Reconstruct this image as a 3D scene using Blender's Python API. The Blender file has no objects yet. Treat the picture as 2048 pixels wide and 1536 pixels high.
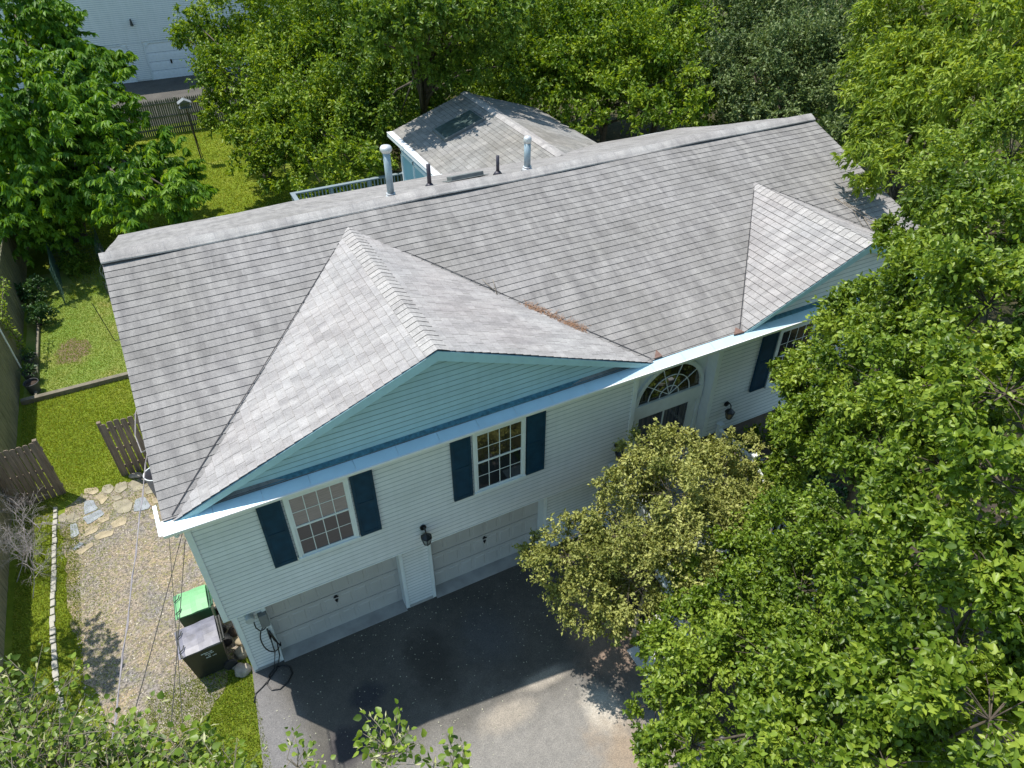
import bpy, math, random
import numpy as np
from mathutils import Vector, Matrix
S = bpy.context.scene
COL = S.collection
rng = np.random.default_rng(7)
random.seed(5)

# ------------------------------------------------------------------ camera
yaw, pit, rol = 0.4683, -0.6697, -0.0024
fw = Vector((math.sin(yaw)*math.cos(pit), math.cos(yaw)*math.cos(pit), math.sin(pit)))
rt = Vector((math.cos(yaw), -math.sin(yaw), 0))
up = rt.cross(fw)
c, s = math.cos(rol), math.sin(rol)
rt, up = rt*c+up*s, up*c-rt*s
cam = bpy.data.cameras.new("camera"); co = bpy.data.objects.new("camera", cam); COL.objects.link(co)
M = Matrix((rt, up, -fw)).transposed().to_4x4(); M.translation = Vector((1.2844, -8.5886, 13.3699))
co.matrix_world = M
cam.sensor_width = 36; cam.lens = 36*1415.69/2048; cam.clip_start = 0.1; cam.clip_end = 2000
S.camera = co
# ------------------------------------------------------------------ world and sun
travel = Vector((0.234, -0.282, -0.930)).normalized()
to_sun = -travel
elev = math.asin(to_sun.z); az = math.atan2(to_sun.x, to_sun.y)
W = bpy.data.worlds.new("World"); S.world = W; W.use_nodes = True
nt = W.node_tree
bg = nt.nodes["Background"]
sky = nt.nodes.new("ShaderNodeTexSky"); sky.sky_type = 'NISHITA'; sky.sun_disc = False
sky.sun_elevation = elev; sky.sun_rotation = az
sky.air_density = 1.0; sky.dust_density = 0.6; sky.ozone_density = 1.4
tn = nt.nodes.new("ShaderNodeMix"); tn.data_type = 'RGBA'; tn.blend_type = 'MULTIPLY'; tn.inputs[0].default_value = 1.0
nt.links.new(sky.outputs[0], tn.inputs[6]); tn.inputs[7].default_value = (0.88, 1.0, 0.93, 1)
nt.links.new(tn.outputs[2], bg.inputs[0]); bg.inputs[1].default_value = 0.15
sl = bpy.data.lights.new("sun", 'SUN'); sl.energy = 4.3; sl.angle = math.radians(0.5); sl.color = (1.0, 0.955, 0.89)
so = bpy.data.objects.new("sun", sl); COL.objects.link(so)
so.rotation_euler = travel.to_track_quat('-Z', 'Y').to_euler()
so.location = (-5, 5, 30)
S.view_settings.view_transform = 'Standard'; S.view_settings.look = 'None'
S.view_settings.exposure = 0.46; S.view_settings.gamma = 1.0
S.cycles.max_bounces = 6; S.cycles.diffuse_bounces = 3; S.cycles.glossy_bounces = 3
S.cycles.transmission_bounces = 3; S.cycles.transparent_max_bounces = 6
S.cycles.caustics_reflective = False; S.cycles.caustics_refractive = False

# ------------------------------------------------------------------ materials
def newmat(name):
    m = bpy.data.materials.new(name); m.use_nodes = True
    return m, m.node_tree, m.node_tree.nodes["Principled BSDF"]
def N(nt, t, **kw):
    n = nt.nodes.new(t)
    for k, v in kw.items():
        if k in n.inputs.keys(): n.inputs[k].default_value = v
        else: setattr(n, k, v)
    return n
def rgb(c): return (c[0], c[1], c[2], 1.0)
def ramp(nt, fac, stops):
    r = nt.nodes.new("ShaderNodeValToRGB")
    el = r.color_ramp.elements
    el[0].position, el[0].color = stops[0][0], rgb(stops[0][1])
    el[1].position, el[1].color = stops[-1][0], rgb(stops[-1][1])
    for p, cc in stops[1:-1]:
        e = el.new(p); e.color = rgb(cc)
    nt.links.new(fac, r.inputs[0]); return r.outputs[0]
def mixc(nt, fac, a, b, mode='MIX'):
    m = nt.nodes.new("ShaderNodeMix"); m.data_type = 'RGBA'; m.blend_type = mode
    for i, v in ((0, fac), (6, a), (7, b)):
        if isinstance(v, (int, float)): m.inputs[i].default_value = v
        elif isinstance(v, tuple): m.inputs[i].default_value = rgb(v)
        else: nt.links.new(v, m.inputs[i])
    return m.outputs[2]
def objco(nt, scale=(1, 1, 1)):
    t = nt.nodes.new("ShaderNodeTexCoord"); mp = nt.nodes.new("ShaderNodeMapping")
    mp.inputs['Scale'].default_value = scale
    nt.links.new(t.outputs['Object'], mp.inputs[0]); return mp.outputs[0]
def noise(nt, vec, scale, detail=4, rough=0.55, dist=0.0):
    n = nt.nodes.new("ShaderNodeTexNoise"); n.inputs['Scale'].default_value = scale
    n.inputs['Detail'].default_value = detail; n.inputs['Roughness'].default_value = rough
    n.inputs['Distortion'].default_value = dist
    if vec is not None: nt.links.new(vec, n.inputs['Vector'])
    return n.outputs[0]
def bump(nt, p, h, strength=0.3, dist=0.01):
    b = nt.nodes.new("ShaderNodeBump"); b.inputs['Strength'].default_value = strength
    b.inputs['Distance'].default_value = dist
    nt.links.new(h, b.inputs['Height']); nt.links.new(b.outputs[0], p.inputs['Normal'])
def simple(name, col, rough=0.6, var=0.15, scale=6, bmp=0.0, spec=0.5, metal=0.0, sc=(1, 1, 1)):
    m, nt, p = newmat(name)
    v = objco(nt, sc); n = noise(nt, v, scale)
    lo = tuple(x*(1-var) for x in col); hi = tuple(min(1, x*(1+var)) for x in col)
    nt.links.new(ramp(nt, n, [(0.3, lo), (0.7, hi)]), p.inputs['Base Color'])
    p.inputs['Roughness'].default_value = rough; p.inputs['Metallic'].default_value = metal
    p.inputs['Specular IOR Level'].default_value = spec
    if bmp: bump(nt, p, noise(nt, v, scale*12), bmp, 0.01)
    return m
def shingle_mat(name, c1, c2, cut, stain, msz=0.0035):
    m, nt, p = newmat(name)
    uv = nt.nodes.new("ShaderNodeUVMap"); uv.uv_map = "UVMap"
    b = nt.nodes.new("ShaderNodeTexBrick")
    nt.links.new(uv.outputs[0], b.inputs['Vector'])
    b.inputs['Color1'].default_value = rgb(c1); b.inputs['Color2'].default_value = rgb(c2)
    b.inputs['Mortar'].default_value = rgb(cut)
    b.inputs['Scale'].default_value = 1.0; b.inputs['Mortar Size'].default_value = msz
    b.inputs['Mortar Smooth'].default_value = 0.3
    b.inputs['Brick Width'].default_value = 0.27; b.inputs['Row Height'].default_value = EXP
    b.offset = 0.43; b.offset_frequency = 2; b.squash = 1.3; b.squash_frequency = 3
    o = objco(nt)
    big = noise(nt, o, 0.55, 3, 0.6)
    k = mixc(nt, ramp(nt, big, [(0.35, (0, 0, 0)), (0.7, (1, 1, 1))]), b.outputs[0], stain, 'MULTIPLY')
    # streaks that run down the slope and blotches per tab
    mp = nt.nodes.new("ShaderNodeMapping"); mp.inputs['Scale'].default_value = (3.4, 0.8, 1)
    nt.links.new(uv.outputs[0], mp.inputs[0])
    st = noise(nt, mp.outputs[0], 1.6, 3, 0.6, 0.4)
    k = mixc(nt, 1.0, k, ramp(nt, st, [(0.3, (0.76, 0.76, 0.77)), (0.72, (1.17, 1.17, 1.16))]), 'MULTIPLY')
    gr = noise(nt, o, 90, 2, 0.8)
    k = mixc(nt, 1.0, k, ramp(nt, gr, [(0.25, (0.62, 0.62, 0.62)), (0.75, (1.34, 1.34, 1.34))]), 'MULTIPLY')
    gr2 = noise(nt, o, 26, 3, 0.7)
    k = mixc(nt, 1.0, k, ramp(nt, gr2, [(0.3, (0.9, 0.9, 0.9)), (0.7, (1.08, 1.08, 1.08))]), 'MULTIPLY')
    nt.links.new(k, p.inputs['Base Color']); p.inputs['Roughness'].default_value = 0.92
    p.inputs['Specular IOR Level'].default_value = 0.25
    bump(nt, p, gr, 0.5, 0.004)
    return m
def leaf_mat(name, dark, mid, light, trans=0.3, rough=0.5, tcol=None, spec=0.35):
    m, nt, p = newmat(name)
    a = nt.nodes.new("ShaderNodeAttribute"); a.attribute_name = "tint"
    colr = ramp(nt, a.outputs['Fac'], [(0.0, dark), (0.5, mid), (1.0, light)])
    nt.links.new(colr, p.inputs['Base Color'])
    p.inputs['Roughness'].default_value = rough; p.inputs['Specular IOR Level'].default_value = spec
    t = nt.nodes.new("ShaderNodeBsdfTranslucent")
    tc = mixc(nt, 1.0, colr, tcol or (1.5, 1.35, 0.5), 'MULTIPLY'); nt.links.new(tc, t.inputs[0])
    mx = nt.nodes.new("ShaderNodeMixShader"); mx.inputs[0].default_value = trans
    out = nt.nodes["Material Output"]
    nt.links.new(p.outputs[0], mx.inputs[1]); nt.links.new(t.outputs[0], mx.inputs[2])
    nt.links.new(mx.outputs[0], out.inputs[0])
    return m
def siding_mat(name, col, dirt=0.15):
    m, nt, p = newmat(name)
    o = objco(nt, (0.5, 0.5, 1.6)); n = noise(nt, o, 1.3, 4)
    n2 = noise(nt, objco(nt, (6, 6, 0.8)), 1.4, 3)
    k = ramp(nt, n, [(0.3, tuple(x*(1-dirt) for x in col)), (0.7, col)])
    k = mixc(nt, 1.0, k, ramp(nt, n2, [(0.35, (0.95, 0.96, 0.95)), (0.65, (1.02, 1.02, 1.02))]), 'MULTIPLY')
    nt.links.new(k, p.inputs['Base Color']); p.inputs['Roughness'].default_value = 0.42
    bump(nt, p, noise(nt, objco(nt, (3, 3, 60)), 6, 2), 0.15, 0.002)
    return m
EXP = 0.158
M_ = {}
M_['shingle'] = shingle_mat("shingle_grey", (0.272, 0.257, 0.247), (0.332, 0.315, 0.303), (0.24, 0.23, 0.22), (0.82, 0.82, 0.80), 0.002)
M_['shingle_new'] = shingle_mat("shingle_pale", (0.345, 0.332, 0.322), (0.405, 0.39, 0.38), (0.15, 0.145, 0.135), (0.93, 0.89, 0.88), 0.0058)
M_['butt'] = simple("shingle_edge", (0.05, 0.047, 0.05), 0.95, 0.4, 3)
M_['cap'] = shingle_mat("shingle_cap", (0.38, 0.362, 0.345), (0.425, 0.408, 0.39), (0.3, 0.29, 0.29), (0.95, 0.92, 0.91))
M_['siding'] = siding_mat("vinyl_siding", (0.80, 0.81, 0.81))
M_['siding_blue'] = siding_mat("vinyl_siding_gable", (0.46, 0.66, 0.73))
M_['lap'] = simple("painted_shade_in_siding_laps", (0.43, 0.47, 0.48), 0.8); M_['lap_blue'] = simple("painted_shade_in_gable_laps", (0.20, 0.31, 0.34), 0.8); M_['lap_nb'] = simple("painted_shade_in_neighbor_laps", (0.36, 0.42, 0.48), 0.8)  # darker siding tones that paint in the shadow line of each lap
M_['shade_strip'] = simple("teal_painted_shade", (0.07, 0.19, 0.24), 0.6, 0.35, 14)  # teal tone of eave shingles in shade, put into the colour
M_['guard'] = simple("painted_guard_metal", (0.56, 0.755, 0.84), 0.4, 0.05, 3, 0, 0.5, 0.1)
M_['trim'] = simple("white_trim", (0.74, 0.78, 0.78), 0.4, 0.05)
M_['metal'] = simple("white_metal", (0.82, 0.83, 0.84), 0.35, 0.05, 3)
M_['fascia'] = simple("blue_fascia", (0.42, 0.64, 0.70), 0.4, 0.06)
M_['shutter'] = simple("navy_shutter", (0.008, 0.042, 0.075), 0.55, 0.2, 6, 0, 0.2)
M_['dark'] = simple("dark_gap", (0.02, 0.02, 0.022), 0.9)
M_['black'] = simple("black_metal", (0.012, 0.012, 0.014), 0.35)
M_['garage'] = simple("garage_door_paint", (0.48, 0.46, 0.435), 0.5, 0.06, 2)
M_['concrete'] = simple("concrete", (0.36, 0.35, 0.33), 0.9, 0.18, 3, 0.3)
M_['pipe'] = simple("galvanised_pipe", (0.34, 0.42, 0.46), 0.5, 0.15, 5, 0, 0.5, 0.25)
M_['pipecap'] = simple("vent_cap", (0.62, 0.62, 0.62), 0.45, 0.1, 5, 0, 0.5, 0.3)
M_['pvc'] = simple("dark_stack", (0.045, 0.04, 0.055), 0.5)
M_['ventbox'] = simple("vent_box", (0.15, 0.165, 0.16), 0.6)
M_['skyl'] = simple("skylight_glass", (0.06, 0.085, 0.08), 0.2, 0.3)
M_['teal'] = siding_mat("teal_siding", (0.30, 0.52, 0.58))
M_['bark'] = simple("bark", (0.10, 0.08, 0.06), 0.95, 0.35, 9, 0.6)
M_['twig'] = simple("pale_twig", (0.24, 0.20, 0.15), 0.9, 0.25, 12)
M_['deadtwig'] = simple("dead_twig", (0.36, 0.32, 0.31), 0.9, 0.25, 12)
M_['rock'] = simple("rock", (0.33, 0.29, 0.24), 0.95, 0.3, 7, 0.6)
M_['greenlid'] = simple("green_plastic_lid", (0.17, 0.40, 0.18), 0.5, 0.12, 3)
M_['greenbin'] = simple("green_plastic", (0.02, 0.10, 0.045), 0.4, 0.1, 3)
M_['blackbin'] = simple("black_plastic", (0.022, 0.024, 0.020), 0.42, 0.15, 3)
M_['blacklid'] = simple("grey_plastic_lid", (0.155, 0.15, 0.18), 0.45, 0.45, 4)
M_['wheel'] = simple("rubber", (0.02, 0.02, 0.02), 0.8)
M_['whitepaint'] = simple("white_print", (0.6, 0.62, 0.6), 0.6)
M_['greycan'] = simple("grey_can", (0.26, 0.25, 0.27), 0.5, 0.1, 3)
M_['pot'] = simple("nursery_pot", (0.06, 0.065, 0.07), 0.6, 0.2)
M_['soil'] = simple("soil", (0.05, 0.035, 0.025), 1.0, 0.3, 20, 0.5)
M_['timber'] = simple("timber", (0.17, 0.15, 0.11), 0.9, 0.25, 4, 0.4)
M_['wire'] = simple("green_wire", (0.04, 0.09, 0.07), 0.6)
M_['mesh'] = simple("chicken_wire", (0.22, 0.26, 0.27), 0.5, 0.1, 3, 0, 0.5, 0.5)
M_['cable'] = simple("cable", (0.30, 0.27, 0.28), 0.7)
M_['thin'] = simple("thin_wire", (0.05, 0.045, 0.04), 0.6)
M_['nb'] = siding_mat("neighbor_siding", (0.86, 0.86, 0.85), 0.05)
M_['nbdoor'] = simple("neighbor_door_paint", (0.84, 0.86, 0.88), 0.45, 0.05)
M_['needles'] = simple("pine_needles", (0.30, 0.17, 0.10), 0.95, 0.4, 30)
M_['brick'] = simple("edging_stone", (0.44, 0.42, 0.36), 0.9, 0.25, 6, 0.4)
M_['petal'] = simple("fallen_petal", (0.45, 0.44, 0.32), 0.8, 0.3, 10)
def wood_mat(name, a, b, sc):
    m, nt, p = newmat(name)
    o = objco(nt, sc); n = noise(nt, o, 2.0, 5, 0.7, 0.3)
    n2 = noise(nt, objco(nt), 0.9, 3)
    k = mixc(nt, 1.0, ramp(nt, n, [(0.3, a), (0.7, b)]), ramp(nt, n2, [(0.3, (0.7, 0.72, 0.7)), (0.7, (1.15, 1.12, 1.1))]), 'MULTIPLY')
    nt.links.new(k, p.inputs['Base Color']); p.inputs['Roughness'].default_value = 0.9
    bump(nt, p, n, 0.4, 0.004); return m
M_['fence'] = wood_mat("fence_wood_mossy", (0.13, 0.125, 0.07), (0.32, 0.29, 0.19), (9, 9, 0.8))
M_['gate'] = wood_mat("fence_wood_brown", (0.13, 0.095, 0.07), (0.33, 0.25, 0.19), (14, 14, 0.8))
M_['greyfence'] = wood_mat("fence_wood_grey", (0.11, 0.11, 0.09), (0.25, 0.24, 0.20), (12, 12, 0.8))
def glass_mat(name, col, blinds=None, rough=0.04):
    m, nt, p = newmat(name)
    if blinds:
        o = objco(nt, blinds[0]); n = noise(nt, o, blinds[1], 3, 0.6)
        k = ramp(nt, n, [(0.35, col), (0.65, blinds[2])]); nt.links.new(k, p.inputs['Base Color'])
    else: p.inputs['Base Color'].default_value = rgb(col)
    p.inputs['Roughness'].default_value = rough; p.inputs['IOR'].default_value = 1.6
    p.inputs['Coat Weight'].default_value = 0.6; p.inputs['Coat Roughness'].default_value = 0.02
    return m
M_['pane_dark'] = glass_mat("window_glass_dark", (0.010, 0.014, 0.016))
M_['pane_tan'] = glass_mat("window_glass_blind", (0.20, 0.165, 0.16), ((1, 1, 14), 4, (0.30, 0.25, 0.24)), 0.12)
M_['pane_screen'] = glass_mat("window_screen", (0.03, 0.03, 0.038), ((1, 1, 14), 4, (0.05, 0.045, 0.055)), 0.35)
M_['pane_brown'] = glass_mat("window_glass_brown", (0.02, 0.02, 0.016), ((1, 1, 1), 2.2, (0.07, 0.055, 0.028)))
M_['curtain'] = glass_mat("door_glass_curtain", (0.012, 0.025, 0.045), ((26, 1, 0.6), 1.0, (0.13, 0.12, 0.13)))

# ground materials
def ground_mat():
    m, nt, p = newmat("lawn_grass")
    o = objco(nt)
    n1 = noise(nt, o, 0.45, 4, 0.6, 0.5); n2 = noise(nt, o, 5, 5, 0.7); n3 = noise(nt, o, 55, 3, 0.8)
    k = ramp(nt, n1, [(0.3, (0.13, 0.19, 0.018)), (0.55, (0.20, 0.26, 0.03)), (0.75, (0.29, 0.28, 0.08))])
    k = mixc(nt, 1.0, k, ramp(nt, n2, [(0.3, (0.72, 0.78, 0.7)), (0.7, (1.2, 1.15, 1.1))]), 'MULTIPLY')
    k = mixc(nt, 1.0, k, ramp(nt, n3, [(0.3, (0.6, 0.65, 0.6)), (0.7, (1.3, 1.25, 1.2))]), 'MULTIPLY')
    # wood floor beyond and right of the house: brown litter
    sx = nt.nodes.new("ShaderNodeSeparateXYZ"); nt.links.new(o, sx.inputs[0])
    a = nt.nodes.new("ShaderNodeMath"); a.operation = 'MULTIPLY_ADD'
    nt.links.new(sx.outputs[0], a.inputs[0]); a.inputs[1].default_value = 1.0
    wob = nt.nodes.new("ShaderNodeMath"); wob.operation = 'MULTIPLY'; nt.links.new(n1, wob.inputs[0]); wob.inputs[1].default_value = 5.0
    nt.links.new(wob.outputs[0], a.inputs[2])
    mr = nt.nodes.new("ShaderNodeMapRange"); mr.inputs[1].default_value = 11.5; mr.inputs[2].default_value = 14.5
    nt.links.new(a.outputs[0], mr.inputs[0])
    lit = ramp(nt, n2, [(0.3, (0.035, 0.04, 0.015)), (0.7, (0.09, 0.075, 0.04))])
    k = mixc(nt, mr.outputs[0], k, lit)
    nt.links.new(k, p.inputs['Base Color']); p.inputs['Roughness'].default_value = 0.95
    p.inputs['Specular IOR Level'].default_value = 0.1
    bump(nt, p, n3, 0.9, 0.03); return m
M_['lawn'] = ground_mat()
def blotch(nt, o, x, y, rx, ry, soft=0.5, wob=0.6, ns=2.0):
    """1 inside a wobbly ellipse at x,y, 0 outside"""
    sx = nt.nodes.new("ShaderNodeVectorMath"); sx.operation = 'ADD'; nt.links.new(o, sx.inputs[0]); sx.inputs[1].default_value = (-x, -y, 0)
    sc = nt.nodes.new("ShaderNodeVectorMath"); sc.operation = 'MULTIPLY'; nt.links.new(sx.outputs[0], sc.inputs[0]); sc.inputs[1].default_value = (1/rx, 1/ry, 0)
    ln = nt.nodes.new("ShaderNodeVectorMath"); ln.operation = 'LENGTH'; nt.links.new(sc.outputs[0], ln.inputs[0])
    n = noise(nt, o, ns, 5, 0.65)
    ad = nt.nodes.new("ShaderNodeMath"); ad.operation = 'MULTIPLY_ADD'; nt.links.new(n, ad.inputs[0]); ad.inputs[1].default_value = wob*2; nt.links.new(ln.outputs['Value'], ad.inputs[2])
    mr = nt.nodes.new("ShaderNodeMapRange"); mr.interpolation_type = 'SMOOTHSTEP'
    mr.inputs[1].default_value = 1+wob+soft*0.5; mr.inputs[2].default_value = 1+wob-soft*0.5
    nt.links.new(ad.outputs[0], mr.inputs[0]); return mr.outputs[0]
def asphalt_mat():
    m, nt, p = newmat("asphalt")
    o = objco(nt)
    n1 = noise(nt, o, 0.5, 5, 0.6, 0.4); n3 = noise(nt, o, 48, 3, 0.9); n2 = noise(nt, o, 5, 6, 0.8, 0.6)
    k = ramp(nt, n1, [(0.3, (0.058, 0.054, 0.047)), (0.7, (0.10, 0.092, 0.080))])
    # sunlit outer and left areas painted paler than the shaded base, dark oil and damp patches, pale silt and rust stains
    k = mixc(nt, blotch(nt, o, 3.4, -5.6, 4.4, 3.3, 0.5, 0.35, 0.8), k, (0.21, 0.20, 0.185))
    k = mixc(nt, blotch(nt, o, -0.5, -1.2, 1.1, 2.0, 0.6, 0.3, 1.2), k, (0.16, 0.155, 0.155))
    for x, y, rx, ry, cc, so_, w in [(3.3, -0.9, 0.42, 0.75, (0.050, 0.045, 0.038), 0.9, 0.7), (1.95, -1.0, 0.30, 0.26, (0.035, 0.035, 0.04), 0.9, 0.6),
            (1.35, -1.75, 0.35, 0.4, (0.04, 0.036, 0.04), 0.9, 0.6), (4.6, -0.9, 0.5, 0.6, (0.085, 0.085, 0.085), 1.4, 0.6),
            (5.9, -3.35, 0.35, 0.5, (0.42, 0.39, 0.34), 0.9, 0.5), (5.2, -2.25, 0.5, 0.16, (0.30, 0.27, 0.23), 1.0, 0.4), (5.9, -4.6, 0.6, 1.0, (0.26, 0.205, 0.15), 1.6, 0.9),
            (4.2, -2.6, 0.5, 0.25, (0.28, 0.25, 0.21), 1.2, 0.5), (6.8, -2.0, 0.7, 1.0, (0.22, 0.16, 0.12), 1.0, 0.6)]:
        k = mixc(nt, blotch(nt, o, x, y, rx, ry, so_, w, 2.6), k, cc)
    k = mixc(nt, 1.0, k, ramp(nt, n2, [(0.3, (0.82, 0.82, 0.82)), (0.7, (1.18, 1.17, 1.15))]), 'MULTIPLY')
    k = mixc(nt, 1.0, k, ramp(nt, n3, [(0.3, (0.6, 0.6, 0.6)), (0.72, (1.55, 1.53, 1.5))]), 'MULTIPLY')
    nt.links.new(k, p.inputs['Base Color']); p.inputs['Roughness'].default_value = 0.85
    bump(nt, p, n3, 0.6, 0.006); return m
M_['asphalt'] = asphalt_mat()
def gravel_mat():
    m, nt, p = newmat("gravel")
    o = objco(nt)
    n1 = noise(nt, o, 1.1, 4, 0.6, 0.5); n2 = noise(nt, o, 9, 4, 0.8)
    v = nt.nodes.new("ShaderNodeTexVoronoi"); v.inputs['Scale'].default_value = 34; nt.links.new(o, v.inputs['Vector'])
    k = ramp(nt, n1, [(0.35, (0.31, 0.24, 0.16)), (0.5, (0.26, 0.215, 0.17)), (0.66, (0.20, 0.185, 0.175))])
    k = mixc(nt, 1.0, k, ramp(nt, v.outputs['Color'], [(0.2, (0.6, 0.6, 0.6)), (0.8, (1.35, 1.35, 1.35))]), 'MULTIPLY')
    k = mixc(nt, ramp(nt, n2, [(0.48, (0, 0, 0)), (0.66, (0.8, 0.8, 0.8))]), k, (0.20, 0.20, 0.05))
    nt.links.new(k, p.inputs['Base Color']); p.inputs['Roughness'].default_value = 0.95
    bump(nt, p, v.outputs['Distance'], 0.7, 0.02); return m
M_['gravel'] = gravel_mat()
def bed_mat():
    m, nt, p = newmat("clover_bed")
    o = objco(nt)
    n2 = noise(nt, o, 4, 5, 0.7); n3 = noise(nt, o, 40, 3, 0.8); n1 = noise(nt, o, 0.8, 3)
    k = ramp(nt, n1, [(0.35, (0.17, 0.27, 0.04)), (0.6, (0.24, 0.28, 0.06)), (0.75, (0.30, 0.25, 0.09))])
    k = mixc(nt, blotch(nt, o, -2.95, 14.5, 0.5, 0.75, 0.35, 0.8, 3.4), k, (0.20, 0.14, 0.09))
    k = mixc(nt, 1.0, k, ramp(nt, n3, [(0.3, (0.55, 0.6, 0.55)), (0.7, (1.35, 1.3, 1.25))]), 'MULTIPLY')
    nt.links.new(k, p.inputs['Base Color']); p.inputs['Roughness'].default_value = 0.95
    bump(nt, p, n3, 0.9, 0.03); return m
M_['bed'] = bed_mat()
def flag_mat(name, c):
    return simple(name, c, 0.85, 0.32, 4, 0.5)
M_['flag_tan'] = flag_mat("flagstone_tan", (0.35, 0.29, 0.19))
M_['flag_blue'] = flag_mat("flagstone_blue", (0.26, 0.28, 0.30))
M_['flag_grey'] = flag_mat("flagstone_grey", (0.28, 0.25, 0.18))
M_['mulch'] = simple("mulch", (0.06, 0.045, 0.03), 1.0, 0.4, 14, 0.8)

# ------------------------------------------------------------------ mesh helpers
class MB:
    def __init__(s): s.v = []; s.f = []; s.m = []; s.uv = []
    def poly(s, pts, mi=0, uv=None):
        b = len(s.v); s.v += [tuple(p) for p in pts]; s.f.append(tuple(range(b, b+len(pts)))); s.m.append(mi)
        s.uv.append(uv if uv else [(0, 0)]*len(pts))
    def box(s, x0, x1, y0, y1, z0, z1, mi=0):
        P = [(x0, y0, z0), (x1, y0, z0), (x1, y1, z0), (x0, y1, z0), (x0, y0, z1), (x1, y0, z1), (x1, y1, z1), (x0, y1, z1)]
        b = len(s.v); s.v += P
        for f in ((0, 3, 2, 1), (4, 5, 6, 7), (0, 1, 5, 4), (1, 2, 6, 5), (2, 3, 7, 6), (3, 0, 4, 7)):
            s.f.append(tuple(b+i for i in f)); s.m.append(mi); s.uv.append([(0, 0)]*4)
    def obox(s, ctr, ax, ay, az, hx, hy, hz, mi=0):
        c = Vector(ctr); ax, ay, az = Vector(ax).normalized()*hx, Vector(ay).normalized()*hy, Vector(az).normalized()*hz
        P = [c-ax-ay-az, c+ax-ay-az, c+ax+ay-az, c-ax+ay-az, c-ax-ay+az, c+ax-ay+az, c+ax+ay+az, c-ax+ay+az]
        b = len(s.v); s.v += [tuple(p) for p in P]
        for f in ((0, 3, 2, 1), (4, 5, 6, 7), (0, 1, 5, 4), (1, 2, 6, 5), (2, 3, 7, 6), (3, 0, 4, 7)):
            s.f.append(tuple(b+i for i in f)); s.m.append(mi); s.uv.append([(0, 0)]*4)
    def prism(s, pts, off, mi=0):
        """closed solid from polygon pts and offset vector"""
        n = len(pts); off = Vector(off); b = len(s.v)
        s.v += [tuple(p) for p in pts] + [tuple(Vector(p)+off) for p in pts]
        s.f.append(tuple(b+i for i in reversed(range(n)))); s.f.append(tuple(b+n+i for i in range(n)))
        s.m += [mi, mi]; s.uv += [[(0, 0)]*n]*2
        for i in range(n):
            j = (i+1) % n; s.f.append((b+i, b+j, b+n+j, b+n+i)); s.m.append(mi); s.uv.append([(0, 0)]*4)
    def tube(s, pts, r, n=8, mi=0, cap=True):
        if not isinstance(r, (list, tuple)): r = [r]*len(pts)
        pts = [Vector(p) for p in pts]; rings = []
        for i, p in enumerate(pts):
            d = (pts[min(i+1, len(pts)-1)]-pts[max(i-1, 0)]).normalized()
            a = Vector((0, 0, 1)) if abs(d.z) < 0.9 else Vector((1, 0, 0))
            u = d.cross(a).normalized(); w = d.cross(u)
            b = len(s.v); rings.append(b)
            for k in range(n):
                t = 2*math.pi*k/n; s.v.append(tuple(p+(u*math.cos(t)+w*math.sin(t))*r[i]))
        for a, b in zip(rings, rings[1:]):
            for k in range(n):
                j = (k+1) % n; s.f.append((a+k, a+j, b+j, b+k)); s.m.append(mi); s.uv.append([(0, 0)]*4)
        if cap:
            for b, o in ((rings[0], 1), (rings[-1], -1)):
                s.f.append(tuple(b+k for k in range(n))[::-o]); s.m.append(mi); s.uv.append([(0, 0)]*n)
    def build(s, name, mats, parent=None, smooth=False, off=(0, 0, 0), bevel=0):
        me = bpy.data.meshes.new(name)
        v = [(a-off[0], b-off[1], c_-off[2]) for a, b, c_ in s.v]
        me.from_pydata(v, [], s.f)
        if not isinstance(mats, (list, tuple)): mats = [mats]
        for m in mats: me.materials.append(m)
        me.polygons.foreach_set("material_index", s.m)
        uvl = me.uv_layers.new(name="UVMap")
        uvl.data.foreach_set("uv", [x for f in s.uv for p in f for x in p])
        if smooth: me.polygons.foreach_set("use_smooth", [True]*len(s.f))
        me.update()
        o = bpy.data.objects.new(name, me); COL.objects.link(o)
        if parent: o.parent = parent
        if bevel:
            b = o.modifiers.new("bevel", 'BEVEL'); b.width = bevel; b.segments = 2; b.limit_method = 'ANGLE'
        return o
def tag(o, label=None, cat=None, group=None, kind=None):
    if label: o["label"] = label
    if cat: o["category"] = cat
    if group: o["group"] = group
    if kind: o["kind"] = kind
    return o
def empty(name, loc, label, cat, group=None):
    o = bpy.data.objects.new(name, None); COL.objects.link(o); o.location = loc
    o.empty_display_size = 0.3
    return tag(o, label, cat, group)
def dup(root, loc, rotz, label, scale=None):
    r = root.copy(); COL.objects.link(r); r.location = loc; r.rotation_euler = (0, 0, rotz); r["label"] = label
    if scale: r.scale = scale
    for ch in list(root.children):
        k = ch.copy(); COL.objects.link(k); k.parent = r
        for g in list(ch.children):
            d = g.copy(); COL.objects.link(d); d.parent = k
    return r
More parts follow.
